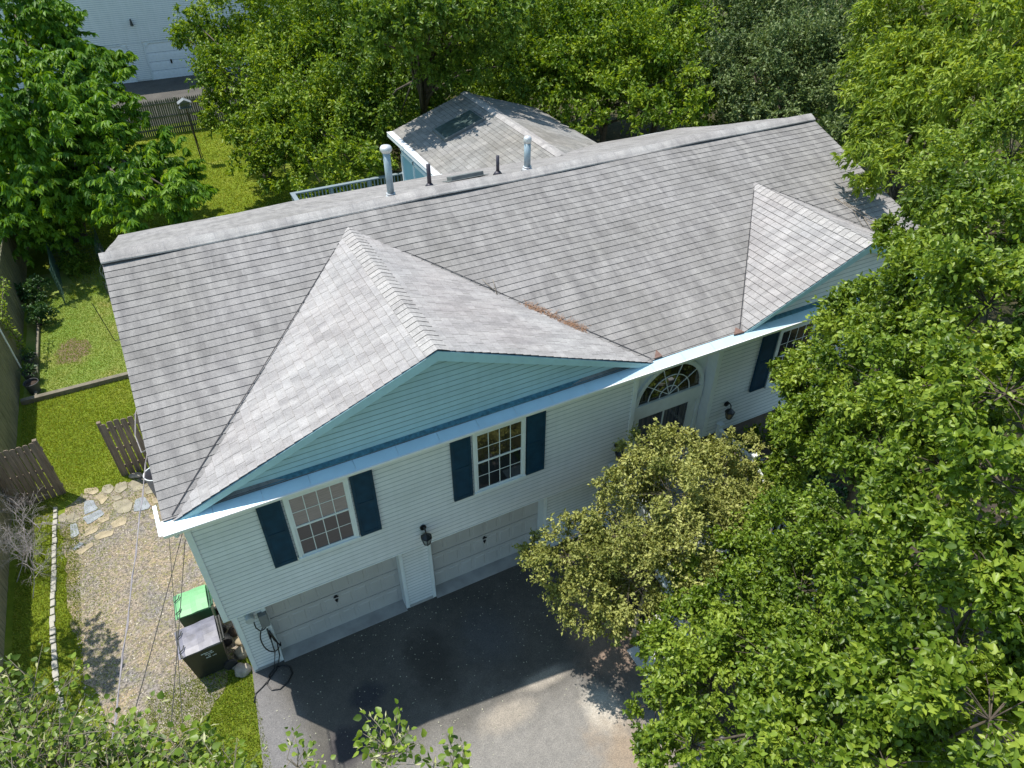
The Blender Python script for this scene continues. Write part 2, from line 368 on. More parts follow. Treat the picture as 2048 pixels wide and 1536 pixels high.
def np_mesh(name, V, F, mats, tint=None, smooth=False, parent=None, off=(0, 0, 0)):
    """V (n,3), F (m,k)"""
    V = V - np.array(off)[None, :]
    k = F.shape[1]; me = bpy.data.meshes.new(name)
    me.vertices.add(len(V)); me.vertices.foreach_set("co", V.astype(np.float32).ravel())
    me.loops.add(F.size); me.loops.foreach_set("vertex_index", F.astype(np.int32).ravel())
    me.polygons.add(len(F)); me.polygons.foreach_set("loop_start", np.arange(0, F.size, k, dtype=np.int32))
    me.polygons.foreach_set("loop_total", np.full(len(F), k, dtype=np.int32))
    if smooth: me.polygons.foreach_set("use_smooth", np.ones(len(F), dtype=bool))
    me.materials.append(mats)
    if tint is not None:
        a = me.attributes.new("tint", 'FLOAT', 'POINT'); a.data.foreach_set("value", tint.astype(np.float32))
    me.update(calc_edges=True)
    o = bpy.data.objects.new(name, me); COL.objects.link(o)
    if parent: o.parent = parent
    return o

# ================================================================== SETTING
def sheet(name, pts, z, mat, kind='structure', label=None, cat=None):
    mb = MB(); mb.poly([(x, y, z) for x, y in pts]); o = mb.build(name, mat)
    tag(o, label, cat, None, kind); return o
def wobbly(pts, step=0.25, amp=0.06):
    out = []
    n = len(pts)
    for i in range(n):
        a, b = Vector(pts[i]), Vector(pts[(i+1) % n]); L = (b-a).length; k = max(1, int(L/step))
        nr = Vector((-(b-a).y, (b-a).x)).normalized()
        for j in range(k):
            out.append(tuple(a+(b-a)*j/k+nr*random.uniform(-amp, amp)))
    return out
sheet("ground", [(-300, -300), (400, -300), (400, 400), (-300, 400)], 0.0, M_['lawn'])
sheet("garden_bed", wobbly([(-4.35, 12.32), (0.05, 12.32), (0.05, 20.5), (-4.35, 20.5)], 0.4, 0.02), 0.004, M_['bed'])
sheet("gravel_path", wobbly([(-3.38, 6.9), (-2.9, 7.45), (-2.2, 7.35), (0.05, 7.5), (0.05, 1.2), (-1.3, -0.4), (-2.4, -0.2), (-2.9, 1.8), (-3.2, 3.6)], 0.2, 0.09), 0.008, M_['gravel'])
mb = MB(); mb.prism([(x, y, -0.05) for x, y in [(0.06, 0.8), (-0.15, -1.4), (-0.5, -4.5), (-0.9, -30), (9.5, -30), (7.9, -6.5), (7.6, -4.6), (7.5, -2.4), (7.4, -1.0), (7.4, 0.8)]], (0, 0, 0.067))
drive = tag(mb.build("driveway", M_['asphalt']), kind='structure')
sheet("mulch_bed", wobbly([(7.5, 0.45), (7.6, -2.3), (7.7, -4.5), (8.0, -7.0), (17.5, -9.5), (19, 1.0), (17, 0.45)], 0.4, 0.08), 0.012, M_['mulch'])
sheet("neighbor_driveway", [(-30, 36.6), (30, 36.6), (30, 46.6), (-30, 46.6)], 0.012, M_['asphalt'])
mb = MB(); mb.box(7.7, 10.9, -3.6, -2.1, -0.05, 0.06); mb.box(7.0, 7.6, -3.3, -2.5, -0.05, 0.045)
tag(mb.build("concrete_path", simple("pale_concrete", (0.66, 0.65, 0.62), 0.85, 0.12, 4, 0.2)), kind='structure')

# ================================================================== HOUSE
m = 0.36267; Ls = math.hypot(1, m)
ZE, YE = 5.352, -0.298; YR, ZR = 4.95, 7.2557; XL, XR = -0.17, 17.05; YB = 10.2
house = empty("house", (8.4, 5.0, 0), "bi-level house with grey shingled gable roofs, pale blue siding and navy shutters", "house")
HO = (8.4, 5.0, 0)
def H(mb, name, mats, smooth=False, bevel=0, parent=None, label=None):
    o = mb.build(name, mats, parent or house, smooth, HO, bevel)
    if label: o["label"] = label
    return o
def wave(x, v, a=0.014):
    return a*(math.sin(x*0.83+1.1+v*0.35)+0.6*math.sin(x*1.9+0.4-v*0.9)+0.5*math.sin(x*0.37+v*1.7))
def courses(mb, O, U, V, vstart, vend, ulim, t=0.012, wv=0.014, seg=0.45):
    """stepped shingle courses on the plane O+u*U+v*V; ulim(v)->(u0,u1)"""
    O, U, V = Vector(O), Vector(U).normalized(), Vector(V).normalized(); Nn = U.cross(V)
    if Nn.z < 0: Nn = -Nn
    k0 = int(math.floor(vstart/EXP)); k = k0
    while k*EXP < vend-1e-4:
        va = max(k*EXP, vstart); vb = min((k+1)*EXP, vend)+0.0
        a0, a1 = ulim(va); b0, b1 = ulim(vb)
        if a1-a0 > 0.02:
            n = max(1, int((a1-a0)/seg)); jit = [random.uniform(-0.0025, 0.0025) for _ in range(n+1)]
            rb = []; rt_ = []; rl = []
            for i in range(n+1):
                ua = a0+(a1-a0)*i/n; ub = b0+(b1-b0)*i/n
                pa = O+U*ua+V*va; pb = O+U*ub+V*vb
                wa = wave(pa.x+pa.y*0.3, va, wv) if wv else 0; wb = wave(pb.x+pb.y*0.3, vb, wv) if wv else 0
                rb.append((pa+Nn*(t+wa+jit[i]), (ua, va+0.003))); rt_.append((pb+Nn*(0.0015+wb), (ub, vb-0.003)))
                rl.append(pa+Nn*(-0.004+wa)-V*0.0)
            for i in range(n):
                mb.poly([rb[i][0], rb[i+1][0], rt_[i+1][0], rt_[i][0]], 0, [rb[i][1], rb[i+1][1], rt_[i+1][1], rt_[i][1]])
                mb.poly([rl[i], rl[i+1], rb[i+1][0], rb[i][0]], 1)
        k += 1
# --- main roof: front and back slopes with a deck under them
O = (0, YE, ZE); Vf = (0, 1, m)
mb = MB(); courses(mb, O, (1, 0, 0), Vf, 0.125, (YR-YE)*Ls, lambda v: (XL, XR))
mb.prism([(XL+0.02, -0.15, ZE+m*0.148-0.05), (XL+0.02, YR, ZR-0.035), (XL+0.02, YB, ZE-0.05), (XL+0.02, YB, ZE-0.12), (XL+0.02, YR, ZR-0.13), (XL+0.02, -0.15, ZE+m*0.148-0.13)], (XR-XL-0.04, 0, 0), 2)
Ob = (0, YB, ZR-m*(YB-YR)); courses(mb, Ob, (1, 0, 0), (0, -1, m), 0.0, (YB-YR)*Ls, lambda v: (XL, XR))
roof = H(mb, "roof", [M_['shingle'], M_['butt'], M_['fascia']])
# ridge vent with cap shingles
mb = MB(); n = 58; prof = [(-0.20, -0.035), (-0.19, 0.0), (-0.10, 0.045), (0.0, 0.066), (0.10, 0.045), (0.19, 0.0), (0.20, -0.035)]
def zr_at(y): return ZR - m*abs(y)
for i in range(n):
    x0 = XL-0.01+(XR-XL+0.02)*i/n; x1 = XL-0.01+(XR-XL+0.02)*(i+1)/n+0.004; lift = 0.006*random.random()
    for (ya, za), (yb, zb) in zip(prof, prof[1:]):
        def pt(x, y, z, l): return (x, YR+y, ZR-m*abs(y)*0.92+0.035+z*0.55+l+wave(x, 5.5))
        mb.poly([pt(x0, ya, za, lift), pt(x0, yb, zb, lift), pt(x1, yb, zb, 0.002), pt(x1, ya, za, 0.002)][::-1], 0,
                [(x0*0.6, ya+.3), (x0*0.6, yb+.3), (x1*0.6, yb+.3), (x1*0.6, ya+.3)][::-1])
for sgn in (-1, 1):
    for i in range(n):
        x0 = XL+(XR-XL)*i/n; x1 = XL+(XR-XL)*(i+1)/n
        y0 = YR+sgn*0.195
        a = ZR-m*0.195*1.0-0.01+wave(x0, 5.5); b = ZR-m*0.195-0.01+wave(x1, 5.5)
        mb.poly([(x0, y0, a), (x1, y0, b), (x1, y0, b+0.035), (x0, y0, a+0.035)], 1)
H(mb, "ridge_vent", [M_['cap'], M_['butt']], parent=roof)
# rake boards along both ends and metal edge
mb = MB()
for x0, x1 in ((XL+0.004, XL+0.03), (XR-0.03, XR-0.004)):
    mb = MB()
    for (ya, za), (yb, zb) in (((-0.28, ZE+m*0.018), (YR, ZR)), ((YR, ZR), (YB, ZE-0.02))):
        mb.prism([(x0, ya, za-0.17), (x0, yb, zb-0.17), (x0, yb, zb-0.05), (x0, ya, za-0.05)], (x1-x0, 0, 0))
    H(mb, "rake_board", M_['trim'])
# --- gable roofs
GY = -0.228
def gable(xp, zp, f1, name):
    k = (zp-(ZE+m*(GY-YE)))/(xp-f1); Lg = math.hypot(1, k); f2 = 2*xp-f1
    ya = YE+(zp-ZE)/m
    mb = MB()
    vmax = (xp-f1)*Lg
    for sgn in (-1, 1):
        foot = xp+sgn*(xp-f1)
        O = Vector((foot, GY, zp-k*(xp-f1)))
        V = Vector((-sgn, 0, k))
        def ul(v, k=k, O=O):
            z = O.z + v/Lg*k; yv = YE+(z-ZE)/m
            return (0.0 if sgn*0 == 0 else 0, max(0.0, yv-GY+0.06))
        courses(mb, O, (0, 1, 0), V, 0.0, vmax, ul, t=0.013, wv=0.006, seg=0.5)
    # deck
    zf = zp-k*(xp-f1)
    mb.prism([(f1+0.04, GY+0.02, zf-0.03), (xp, GY+0.02, zp-0.04), (f2-0.04, GY+0.02, zf-0.03), (f2-0.04, GY+0.02, zf-0.05), (xp, GY+0.02, zp-0.10), (f1+0.04, GY+0.02, zf-0.05)], (0, 0.9, 0), 2)
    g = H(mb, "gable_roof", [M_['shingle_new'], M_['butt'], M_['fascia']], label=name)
    # cap shingles over the gable ridge
    mb = MB(); n = int((ya-GY)/0.145)
    for i in range(n):
        y0 = GY-0.012+i*(ya-GY+0.05)/n; y1 = y0+(ya-GY+0.05)/n+0.02
        l0, l1 = 0.024+random.uniform(0, 0.004), 0.016
        pr = [(-0.2, -0.2*k-0.004), (-0.06, -0.06*k+0.002), (0, 0.0), (0.06, -0.06*k+0.002), (0.2, -0.2*k-0.004)]
        tone = random.uniform(0, 9)
        for (xa, za), (xb, zb) in zip(pr, pr[1:]):
            mb.poly([(xp+xa, y0, zp+za+l0), (xp+xb, y0, zp+zb+l0), (xp+xb, y1, zp+zb+l1), (xp+xa, y1, zp+za+l1)], 0,
                    [(tone, tone+.02), (tone+.1, tone+.02), (tone+.1, tone+.1), (tone, tone+.1)])
            mb.poly([(xp+xa, y0, zp+za+l0-0.009), (xp+xb, y0, zp+zb+l0-0.009), (xp+xb, y0, zp+zb+l0), (xp+xa, y0, zp+za+l0)], 1)
    H(mb, "ridge_cap", [M_['cap'], M_['butt']], parent=g)
    # closed valleys: the dark cut line
    mb = MB()
    for sgn in (-1, 1):
        foot = xp+sgn*(xp-f1)
        A = Vector((foot, GY+0.08, ZE+m*(GY+0.08-YE)+0.013)); B = Vector((xp, ya, zp+0.013))
        nseg = 24
        for i in range(nseg):
            p = A.lerp(B, i/nseg); q_ = A.lerp(B, (i+1)/nseg)
            d = (q_-p).normalized(); sd = d.cross(Vector((0, -m, 1)).normalized()).normalized()*0.008
            w1 = Vector((0, 0, wave(p.x, (p.y-YE)*Ls)+0.008)); w2 = Vector((0, 0, wave(q_.x, (q_.y-YE)*Ls)+0.008))
            mb.poly([p-sd+w1, q_-sd+w2, q_+sd+w2, p+sd+w1])
    H(mb, "valley", M_['butt'])
    # fascia boards on the rake
    mb = MB()
    for sgn in (-1, 1):
        foot = xp+sgn*(xp-f1-0.03); zff = zp-k*(xp-f1-0.03)
        mb.prism([(foot, GY-0.01, zff-0.02), (xp, GY-0.01, zp-0.018), (xp, GY-0.01, zp-0.20), (xp+sgn*(xp-f1)*0.93, GY-0.01, max(zp-k*(xp-f1)*0.93-0.18, zff-0.02)), (foot, GY-0.01, zff-0.035)], (0, 0.03, 0))
    H(mb, "gable_fascia", M_['fascia'], label="pale blue rake boards of the "+name)
    # siding in the gable triangle
    mb = MB(); e = 0.105; z = ZE+m*(-0.08-YE)+0.01; WY = -0.08
    while z < zp-0.22:
        z1 = min(z+e, zp-0.20)
        def hw(zz): return max(0.01, (zp-0.10-zz)/k)
        zc = min(z+0.014, z1-0.001)
        mb.poly([(xp-hw(z), WY-0.016, z), (xp+hw(z), WY-0.016, z), (xp+hw(zc), WY-0.014, zc), (xp-hw(zc), WY-0.014, zc)], 2)  # painted shadow line along the lap's lower edge
        mb.poly([(xp-hw(zc), WY-0.014, zc), (xp+hw(zc), WY-0.014, zc), (xp+hw(z1), WY-0.002, z1), (xp-hw(z1), WY-0.002, z1)])
        mb.poly([(xp-hw(z), WY, z), (xp+hw(z), WY, z), (xp+hw(z), WY-0.016, z), (xp-hw(z), WY-0.016, z)], 1)
        z = z1
    zb_ = ZE+m*(-0.08-YE)-0.05
    mb.prism([(xp-hw(zb_), WY+0.001, zb_), (xp+hw(zb_), WY+0.001, zb_), (xp, WY+0.001, zp-0.11)], (0, 0.06, 0), 0)
    fl = MB(); fx = xp-f1-0.25
    fl.poly([(xp-fx, -0.172, ZE+m*(-0.172-YE)+0.026), (xp+fx, -0.172, ZE+m*(-0.172-YE)+0.026), (xp+fx, -0.085, ZE+m*(-0.085-YE)+0.026), (xp-fx, -0.085, ZE+m*(-0.085-YE)+0.026)])
    fl.poly([(xp-fx, -0.172, ZE+m*(-0.172-YE)+0.026), (xp+fx, -0.172, ZE+m*(-0.172-YE)+0.026), (xp+fx, -0.172, ZE+m*(-0.172-YE)), (xp-fx, -0.172, ZE+m*(-0.172-YE))])
    H(fl, "shade_strip", M_['shade_strip'])  # strip laid over the eave shingles to paint their shade below the gable
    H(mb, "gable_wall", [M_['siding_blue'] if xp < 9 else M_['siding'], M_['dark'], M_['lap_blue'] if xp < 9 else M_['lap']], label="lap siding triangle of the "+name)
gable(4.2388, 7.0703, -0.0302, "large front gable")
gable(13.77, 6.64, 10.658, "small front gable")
# --- eave: guard, gutter, soffit
def zroof(y): return ZE+m*(y-YE)
mb = MB(); x0, x1 = XL-0.04, XR+0.03
n = 24
for i in range(n):
    a = x0+(x1-x0)*i/n; b = x0+(x1-x0)*(i+1)/n-0.004
    mb.poly([(a, -0.385, 5.338), (b, -0.385, 5.338), (b, -0.165, zroof(-0.165)-0.002), (a, -0.165, zroof(-0.165)-0.002)])
mb.poly([(x0-0.05, -0.385, 5.338), (x0, -0.385, 5.338), (x0, 0.10, zroof(0.10)), (x0-0.05, 0.10, zroof(0.10))])
H(mb, "gutter_guard", M_['guard'])
mb = MB()
mb.prism([(x0, -0.30, 5.225), (x0, -0.355, 5.225), (x0, -0.385, 5.26), (x0, -0.393, 5.30), (x0, -0.412, 5.318), (x0, -0.412, 5.336), (x0, -0.30, 5.336)], (x1-x0, 0, 0), 0)
H(mb, "gutter", M_['metal'])
mb = MB(); mb.box(XL, XR, -0.298, 0.02, 5.19, 5.215); H(mb, "soffit", M_['trim'])
mb = MB(); mb.box(XL, XR, YB-0.02, YB+0.10, ZE-0.16, ZE-0.04); mb.box(XL, XR, 9.9, YB, ZE-0.18, ZE-0.16)
H(mb, "rear_fascia", M_['trim'])
mb = MB(); mb.tube([(-0.06, -0.30, 5.24), (-0.06, -0.28, 5.14), (-0.05, 0.55, 4.9), (-0.03, 0.75, 2.6), (-0.01, 1.2, 2.3), (0.0, 1.2, 0.1)], 0.038, 8)
H(mb, "downspout", M_['trim'])
# copper coloured corner debris guards at the gable feet
mb = MB(); mb.prism([(8.56, -0.18, zroof(-0.18)+0.012), (8.74, -0.18, zroof(-0.18)+0.012), (8.70, -0.02, zroof(-0.02)+0.012)], (0, 0, 0.035)); M_['rust'] = simple("rusty_metal", (0.20, 0.12, 0.095), 0.8, 0.3, 20); H(mb, "valley_diverter", M_['rust']); mb = MB(); mb.prism([(10.45, -0.22, zroof(-0.22)+0.012), (10.7, -0.24, zroof(-0.22)+0.012), (10.6, -0.08, zroof(-0.1)+0.012)], (0, 0, 0.03))
H(mb, "valley_diverter", M_['rust'])
# --- body boxes
mb = MB()
for a in ((0.012, 8.40, 0.02, 9.9, 2.50, 5.3), (8.40, 10.40, 0.28, 9.9, 0.0, 5.3), (10.40, 16.9, 0.02, 9.9, 2.50, 5.3), (0.09, 8.40, 0.80, 9.85, -0.1, 2.50), (10.40, 16.85, 0.53, 9.85, -0.1, 2.50)):
    mb.box(*a)
for zz, ya in ((0, 0),):
    for x0_, x1_ in ((0.02, 0.03), (16.87, 16.89)):
        mb.prism([(x0_, 0.02, 5.3), (x0_, 9.9, 5.3), (x0_, YR, ZR-0.14)], (x1_-x0_, 0, 0))
H(mb, "wall", M_['siding'], label="plain side and back walls")
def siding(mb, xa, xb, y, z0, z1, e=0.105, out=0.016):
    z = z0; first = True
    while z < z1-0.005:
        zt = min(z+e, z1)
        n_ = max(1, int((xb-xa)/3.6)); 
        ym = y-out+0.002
        mb.poly([(xa, y-out, z), (xb, y-out, z), (xb, ym, z+0.016), (xa, ym, z+0.016)], 2)  # dark band at the butt edge, a lap shadow done in colour
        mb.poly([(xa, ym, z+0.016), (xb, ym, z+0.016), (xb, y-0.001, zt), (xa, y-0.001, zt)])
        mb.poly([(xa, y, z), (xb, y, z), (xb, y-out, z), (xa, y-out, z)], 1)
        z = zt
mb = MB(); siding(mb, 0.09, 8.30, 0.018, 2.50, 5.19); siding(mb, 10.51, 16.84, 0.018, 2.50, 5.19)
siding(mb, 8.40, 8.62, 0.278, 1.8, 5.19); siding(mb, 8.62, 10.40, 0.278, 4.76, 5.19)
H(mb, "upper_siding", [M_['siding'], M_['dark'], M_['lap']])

mb = None
for a, b in ((0.16, 0.60), (3.37, 3.94), (6.72, 8.4)):
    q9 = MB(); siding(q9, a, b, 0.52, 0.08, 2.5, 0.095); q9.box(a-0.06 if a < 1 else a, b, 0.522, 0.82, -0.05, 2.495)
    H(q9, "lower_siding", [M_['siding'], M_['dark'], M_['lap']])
M_['brickwall'] = simple("brown_brick", (0.10, 0.075, 0.06), 0.9, 0.35, 5, 0.4)
mb = MB(); mb.box(10.40, 16.8, 0.505, 0.529, -0.05, 2.465); H(mb, "brick_veneer", M_['brickwall'])
for bx in ((-0.006, 0.09, -0.012, 0.05, 2.485, 5.19), (16.84, 16.93, -0.012, 0.05, 2.485, 5.19), (8.30, 8.405, -0.012, 0.24, 2.485, 5.19), (10.395, 10.51, -0.012, 0.24, 2.485, 5.19), (0.075, 0.16, 0.49, 0.56, 0.0, 2.49), (16.78, 16.87, 0.49, 0.56, 0.0, 2.49)):
    mb = MB(); mb.box(*bx); H(mb, "corner_trim", M_['trim'], bevel=0.004)
mb = MB(); siding(mb, 0, 0.22, 0, 2.5, 5.19)
mb2 = MB()
for (v) in mb.v: mb2.v.append((10.396-v[1]*1.0-0.0, 0.03+v[0], v[2]))
mb2.f, mb2.m, mb2.uv = mb.f, mb.m, mb.uv
H(mb2, "entry_reveal", [M_['siding'], M_['dark'], M_['lap']])
mb = MB(); mb.box(-0.0, 8.4, 0.0, 0.5, 2.47, 2.499); mb.box(10.4, 16.9, 0.0, 0.5, 2.47, 2.499)
H(mb, "overhang_soffit", M_['trim'])
for bx in ((0.10, 0.6), (3.37, 3.94), (10.4, 16.8)):
    mb = MB(); mb.box(bx[0], bx[1], 0.487, 0.504 if bx[0] > 9 else 0.519, -0.05, 0.08); H(mb, "foundation", M_['concrete'])
# --- windows
def window(x0, x1, z0, z1, up_mat, lo_mat, y=0.0, cols=4, rows=2, name="window"):
    fr = MB(); t = 0.055
    yo = y-0.045
    fr.box(x0, x0+t, yo, y+0.01, z0, z1); fr.box(x1-t, x1, yo, y+0.01, z0, z1)
    fr.box(x0, x1, yo-0.004, y+0.01, z1-t, z1+0.012); fr.box(x0-0.012, x1+0.012, yo-0.018, y+0.01, z0-0.012, z0+t)
    w = H(fr, "window", M_['trim'], bevel=0.004)
    zm = (z0+z1)/2
    for za, zb, yy, mt, sc_ in ((zm, z1-t, -0.022, up_mat, 0), (z0+t, zm+0.03, -0.012, lo_mat, 1)):
        pn = MB(); pn.box(x0+t+0.02, x1-t-0.02, y+yy-0.004, y+yy+0.003, za+0.02, zb-0.01)
        H(pn, "pane", mt, parent=w)
        sh = MB(); a, b = x0+t, x1-t
        yy2 = y+yy-0.018
        sh.box(a, a+0.035, yy2, y+yy+0.004, za, zb); sh.box(b-0.035, b, yy2, y+yy+0.004, za, zb)
        sh.box(a+0.035, b-0.035, yy2, y+yy+0.004, za, za+0.038); sh.box(a+0.035, b-0.035, yy2, y+yy+0.004, zb-0.03, zb)
        for i in range(1, cols):
            xx = a+0.035+(b-a-0.07)*i/cols; sh.box(xx-0.007, xx+0.007, yy2+0.008, y+yy-0.005, za+0.038, zb-0.03)
        for i in range(1, rows):
            zz = za+0.03+(zb-za-0.06)*i/rows; sh.box(a+0.035, b-0.035, yy2+0.0095, y+yy-0.0065, zz-0.007, zz+0.007)
        H(sh, "sash", M_['trim'], parent=w)
    return w
window(1.49, 2.56, 3.38, 4.94, M_['pane_tan'], M_['pane_screen'])
window(4.82, 5.89, 3.38, 4.94, M_['pane_brown'], M_['pane_dark'])
window(12.02, 13.09, 3.36, 4.93, M_['pane_dark'], M_['pane_dark'])
window(15.0, 16.0, 3.36, 4.93, M_['pane_dark'], M_['pane_dark'])
window(13.3, 14.1, 0.9, 1.9, M_['pane_dark'], M_['pane_dark'], y=0.5, rows=1, cols=1)
def shutter(x0, x1, z0, z1):
    b = MB(); y = -0.045
    b.box(x0, x1, y+0.012, 0.0, z0, z1)
    t = 0.05
    b.box(x0, x0+t, y, y+0.012, z0, z1); b.box(x1-t, x1, y, y+0.012, z0, z1)
    for a, c_ in ((z0, z0+0.08), (z1-0.08, z1), ((z0+z1)/2-0.04, (z0+z1)/2+0.04)): b.box(x0+t, x1-t, y+0.001, y+0.012, a, c_)
    k = 0
    for (a, c_) in ((z0+0.08, (z0+z1)/2-0.04), ((z0+z1)/2+0.04, z1-0.08)):
        nn = 11
        for i in range(nn):
            zz = a+(c_-a)*(i+0.5)/nn
            b.poly([(x0+t, y+0.002, zz-0.02), (x1-t, y+0.002, zz-0.02), (x1-t, y+0.012, zz+0.028), (x0+t, y+0.012, zz+0.028)])
    return H(b, "shutter", M_['shutter'])
for a, b in ((1.07, 1.455), (2.59, 2.975), (4.40, 4.785), (5.92, 6.31), (11.56, 11.98), (13.13, 13.55), (14.55, 14.96), (16.05, 16.45)): shutter(a, b, 3.40, 4.96)
# --- entry: arched transom and double door with side casings
EY = 0.278
mb = MB(); cx, cz, R_ = 9.46, 3.90, 0.80
mb.box(8.62, 10.40, EY-0.03, EY, 1.80, 3.90)                       # casing backing
seg = 28
for i in range(seg):
    a0, a1 = math.pi*i/seg, math.pi*(i+1)/seg
    for r0, r1, yy in ((R_, R_+0.09, EY-0.07),):
        P = lambda r, a, y: (cx+r*math.cos(a), y, cz+r*math.sin(a))
        mb.poly([P(r0, a0, yy), P(r1, a0, yy), P(r1, a1, yy), P(r0, a1, yy)][::-1])
        mb.poly([P(r1, a0, yy), P(r1, a0, EY), P(r1, a1, EY), P(r1, a1, yy)]); mb.poly([P(r0, a0, yy), P(r0, a0, EY), P(r0, a1, EY), P(r0, a1, yy)][::-1])
mb.box(8.57, 10.35, EY-0.085, EY, 3.55, 3.90)
mb.box(8.62, 8.70, EY-0.06, EY-0.03, 1.8, 3.55); mb.box(10.06, 10.18, EY-0.06, EY-0.03, 1.8, 3.55); mb.box(10.27, 10.34, EY-0.06, EY-0.03, 1.8, 3.55)
# wall around the arch
for i in range(seg):
    a0, a1 = math.pi*i/seg, math.pi*(i+1)/seg
    p0 = (cx+(R_+0.08)*math.cos(a0), EY-0.004, cz+(R_+0.08)*math.sin(a0)); p1 = (cx+(R_+0.08)*math.cos(a1), EY-0.004, cz+(R_+0.08)*math.sin(a1))
    mb.poly([p0, (p0[0], EY-0.004, 4.90), (p1[0], EY-0.004, 4.90), p1])
ec = H(mb, "entry_surround", M_['trim'])
mb = MB(); pts = [(cx+R_*math.cos(math.pi*i/seg), EY-0.022, cz+R_*math.sin(math.pi*i/seg)) for i in range(seg+1)]
mb.prism(pts, (0, 0.02, 0)); tr = H(mb, "transom_window", M_['pane_brown'])
mb = MB(); yb_ = EY-0.034
for a in (36, 72, 108, 144):
    a = math.radians(a); mb.tube([(cx, yb_, cz+0.02), (cx+R_*math.cos(a), yb_, cz+R_*math.sin(a))], 0.010, 6)
for r in (0.25, 0.53):
    mb.tube([(cx+r*math.cos(math.pi*i/20), yb_, cz+r*math.sin(math.pi*i/20)) for i in range(21)], 0.012, 6)
H(mb, "muntin", M_['trim'], parent=tr)
mb = MB(); mb.box(8.70, 10.06, EY-0.045, EY-0.031, 1.82, 3.55); dr = H(mb, "entry_door", M_['curtain'])
mb = MB()
for xx in (8.70, 9.36, 10.03): mb.box(xx, xx+0.035, EY-0.06, EY-0.045, 1.82, 3.55)
mb.box(8.735, 10.03, EY-0.059, EY-0.046, 1.82, 1.95)
H(mb, "door_frame", M_['trim'], parent=dr)
# --- garage doors
for gx0, gx1 in ((0.66, 3.31), (4.0, 6.66)):
    mb = MB(); y = 0.76; nz = 4; hz = 2.2/nz
    for r in range(nz):
        za, zb = r*hz+0.012, (r+1)*hz-0.006
        mb.box(gx0+0.0, gx1, y, y+0.05, za, zb)
        nc = 8; wv = (gx1-gx0-0.1)/nc
        for c_ in range(nc):
            xa = gx0+0.06+c_*wv+0.035; xb = xa+wv-0.07
            z0_, z1_ = za+0.10, zb-0.10
            ring = [(xa, z0_), (xb, z0_), (xb, z1_), (xa, z1_)]; inn = [(xa+0.02, z0_+0.02), (xb-0.02, z0_+0.02), (xb-0.02, z1_-0.02), (xa+0.02, z1_-0.02)]
            for q0 in range(4):
                q1 = (q0+1) % 4
                mb.poly([(ring[q0][0], y-0.001, ring[q0][1]), (ring[q1][0], y-0.001, ring[q1][1]), (inn[q1][0], y-0.012, inn[q1][1]), (inn[q0][0], y-0.012, inn[q0][1])])
            mb.poly([(p[0], y-0.012, p[1]) for p in inn])
        if r: mb.box(gx0, gx1, y+0.012, y+0.03, r*hz-0.006, r*hz+0.012, 1)
    gd = H(mb, "garage_door", [M_['garage'], M_['dark']])
    xc = (gx0+gx1)/2-0.02
    mb = MB(); mb.tube([(xc, y-0.002, 1.02), (xc, y-0.03, 1.02)], 0.028, 10); mb.box(xc-0.05, xc+0.05, y-0.045, y-0.028, 1.01, 1.035); mb.prism([(xc-0.035, y-0.03, 0.92), (xc+0.035, y-0.03, 0.92), (xc, y-0.03, 0.82)], (0, 0.02, 0))
    H(mb, "handle", M_['black'], parent=gd)
    mb = MB(); mb.box(gx0-0.06, gx0, 0.495, 0.80, 0, 2.49); mb.box(gx1, gx1+0.06, 0.495, 0.80, 0, 2.49); mb.box(gx0-0.075, gx0-0.06, 0.485, 0.52, 0, 2.49); mb.box(gx1+0.06, gx1+0.075, 0.485, 0.52, 0, 2.49); mb.box(gx0, gx1, 0.52, 0.80, 2.2, 2.49)
    H(mb, "door_jamb", M_['trim'], bevel=0.003)
    mb = MB(); mb.box(gx0, gx1, 0.44, 0.79, -0.03, 0.022); H(mb, "garage_threshold", M_['concrete'])
# --- lanterns
def lantern(x, z, warm=False):
    mb = MB(); mb.tube([(x, 0.0, z+0.30), (x, -0.03, z+0.30)], 0.062, 16)
    mb.tube([(x, -0.02, z+0.30), (x, -0.09, z+0.38), (x, -0.15, z+0.34), (x, -0.16, z+0.26)], 0.014, 8)
    R2 = [0.03, 0.085]; y0 = -0.16; nn = 6
    def ring(r, zz): return [(x+r*math.cos(math.pi*2*i/nn+.3), y0+r*math.sin(math.pi*2*i/nn+.3), zz) for i in range(nn)]
    a, b, d, e_ = ring(0.02, z+0.27), ring(0.10, z+0.20), ring(0.105, z+0.185), ring(0.06, z+0.0)
    for i in range(nn):
        j = (i+1) % nn
        mb.poly([a[i], a[j], b[j], b[i]][::-1]); mb.poly([b[i], b[j], d[j], d[i]][::-1])
        mb.tube([d[i], e_[i]], 0.008, 5); mb.tube([e_[i], e_[j]], 0.008, 5); mb.tube([d[i], d[j]], 0.010, 5)
    mb.poly(ring(0.055, z-0.005)); mb.tube([(x, y0, z+0.26), (x, y0, z+0.31)], [0.02, 0.008], 8)
    l = H(mb, "wall_lantern", M_['black'])
    mb = MB(); r1, r2 = ring(0.094, z+0.183), ring(0.052, z+0.004)
    for i in range(nn): mb.poly([r1[i], r1[(i+1) % nn], r2[(i+1) % nn], r2[i]])
    g = simple("lantern_glass", (0.25, 0.27, 0.27) if not warm else (0.28, 0.2, 0.1), 0.15, 0.05)
    H(mb, "glass", g, parent=l)
lantern(3.74, 2.70); lantern(10.95, 2.98, True); lantern(8.05, 2.98, True)
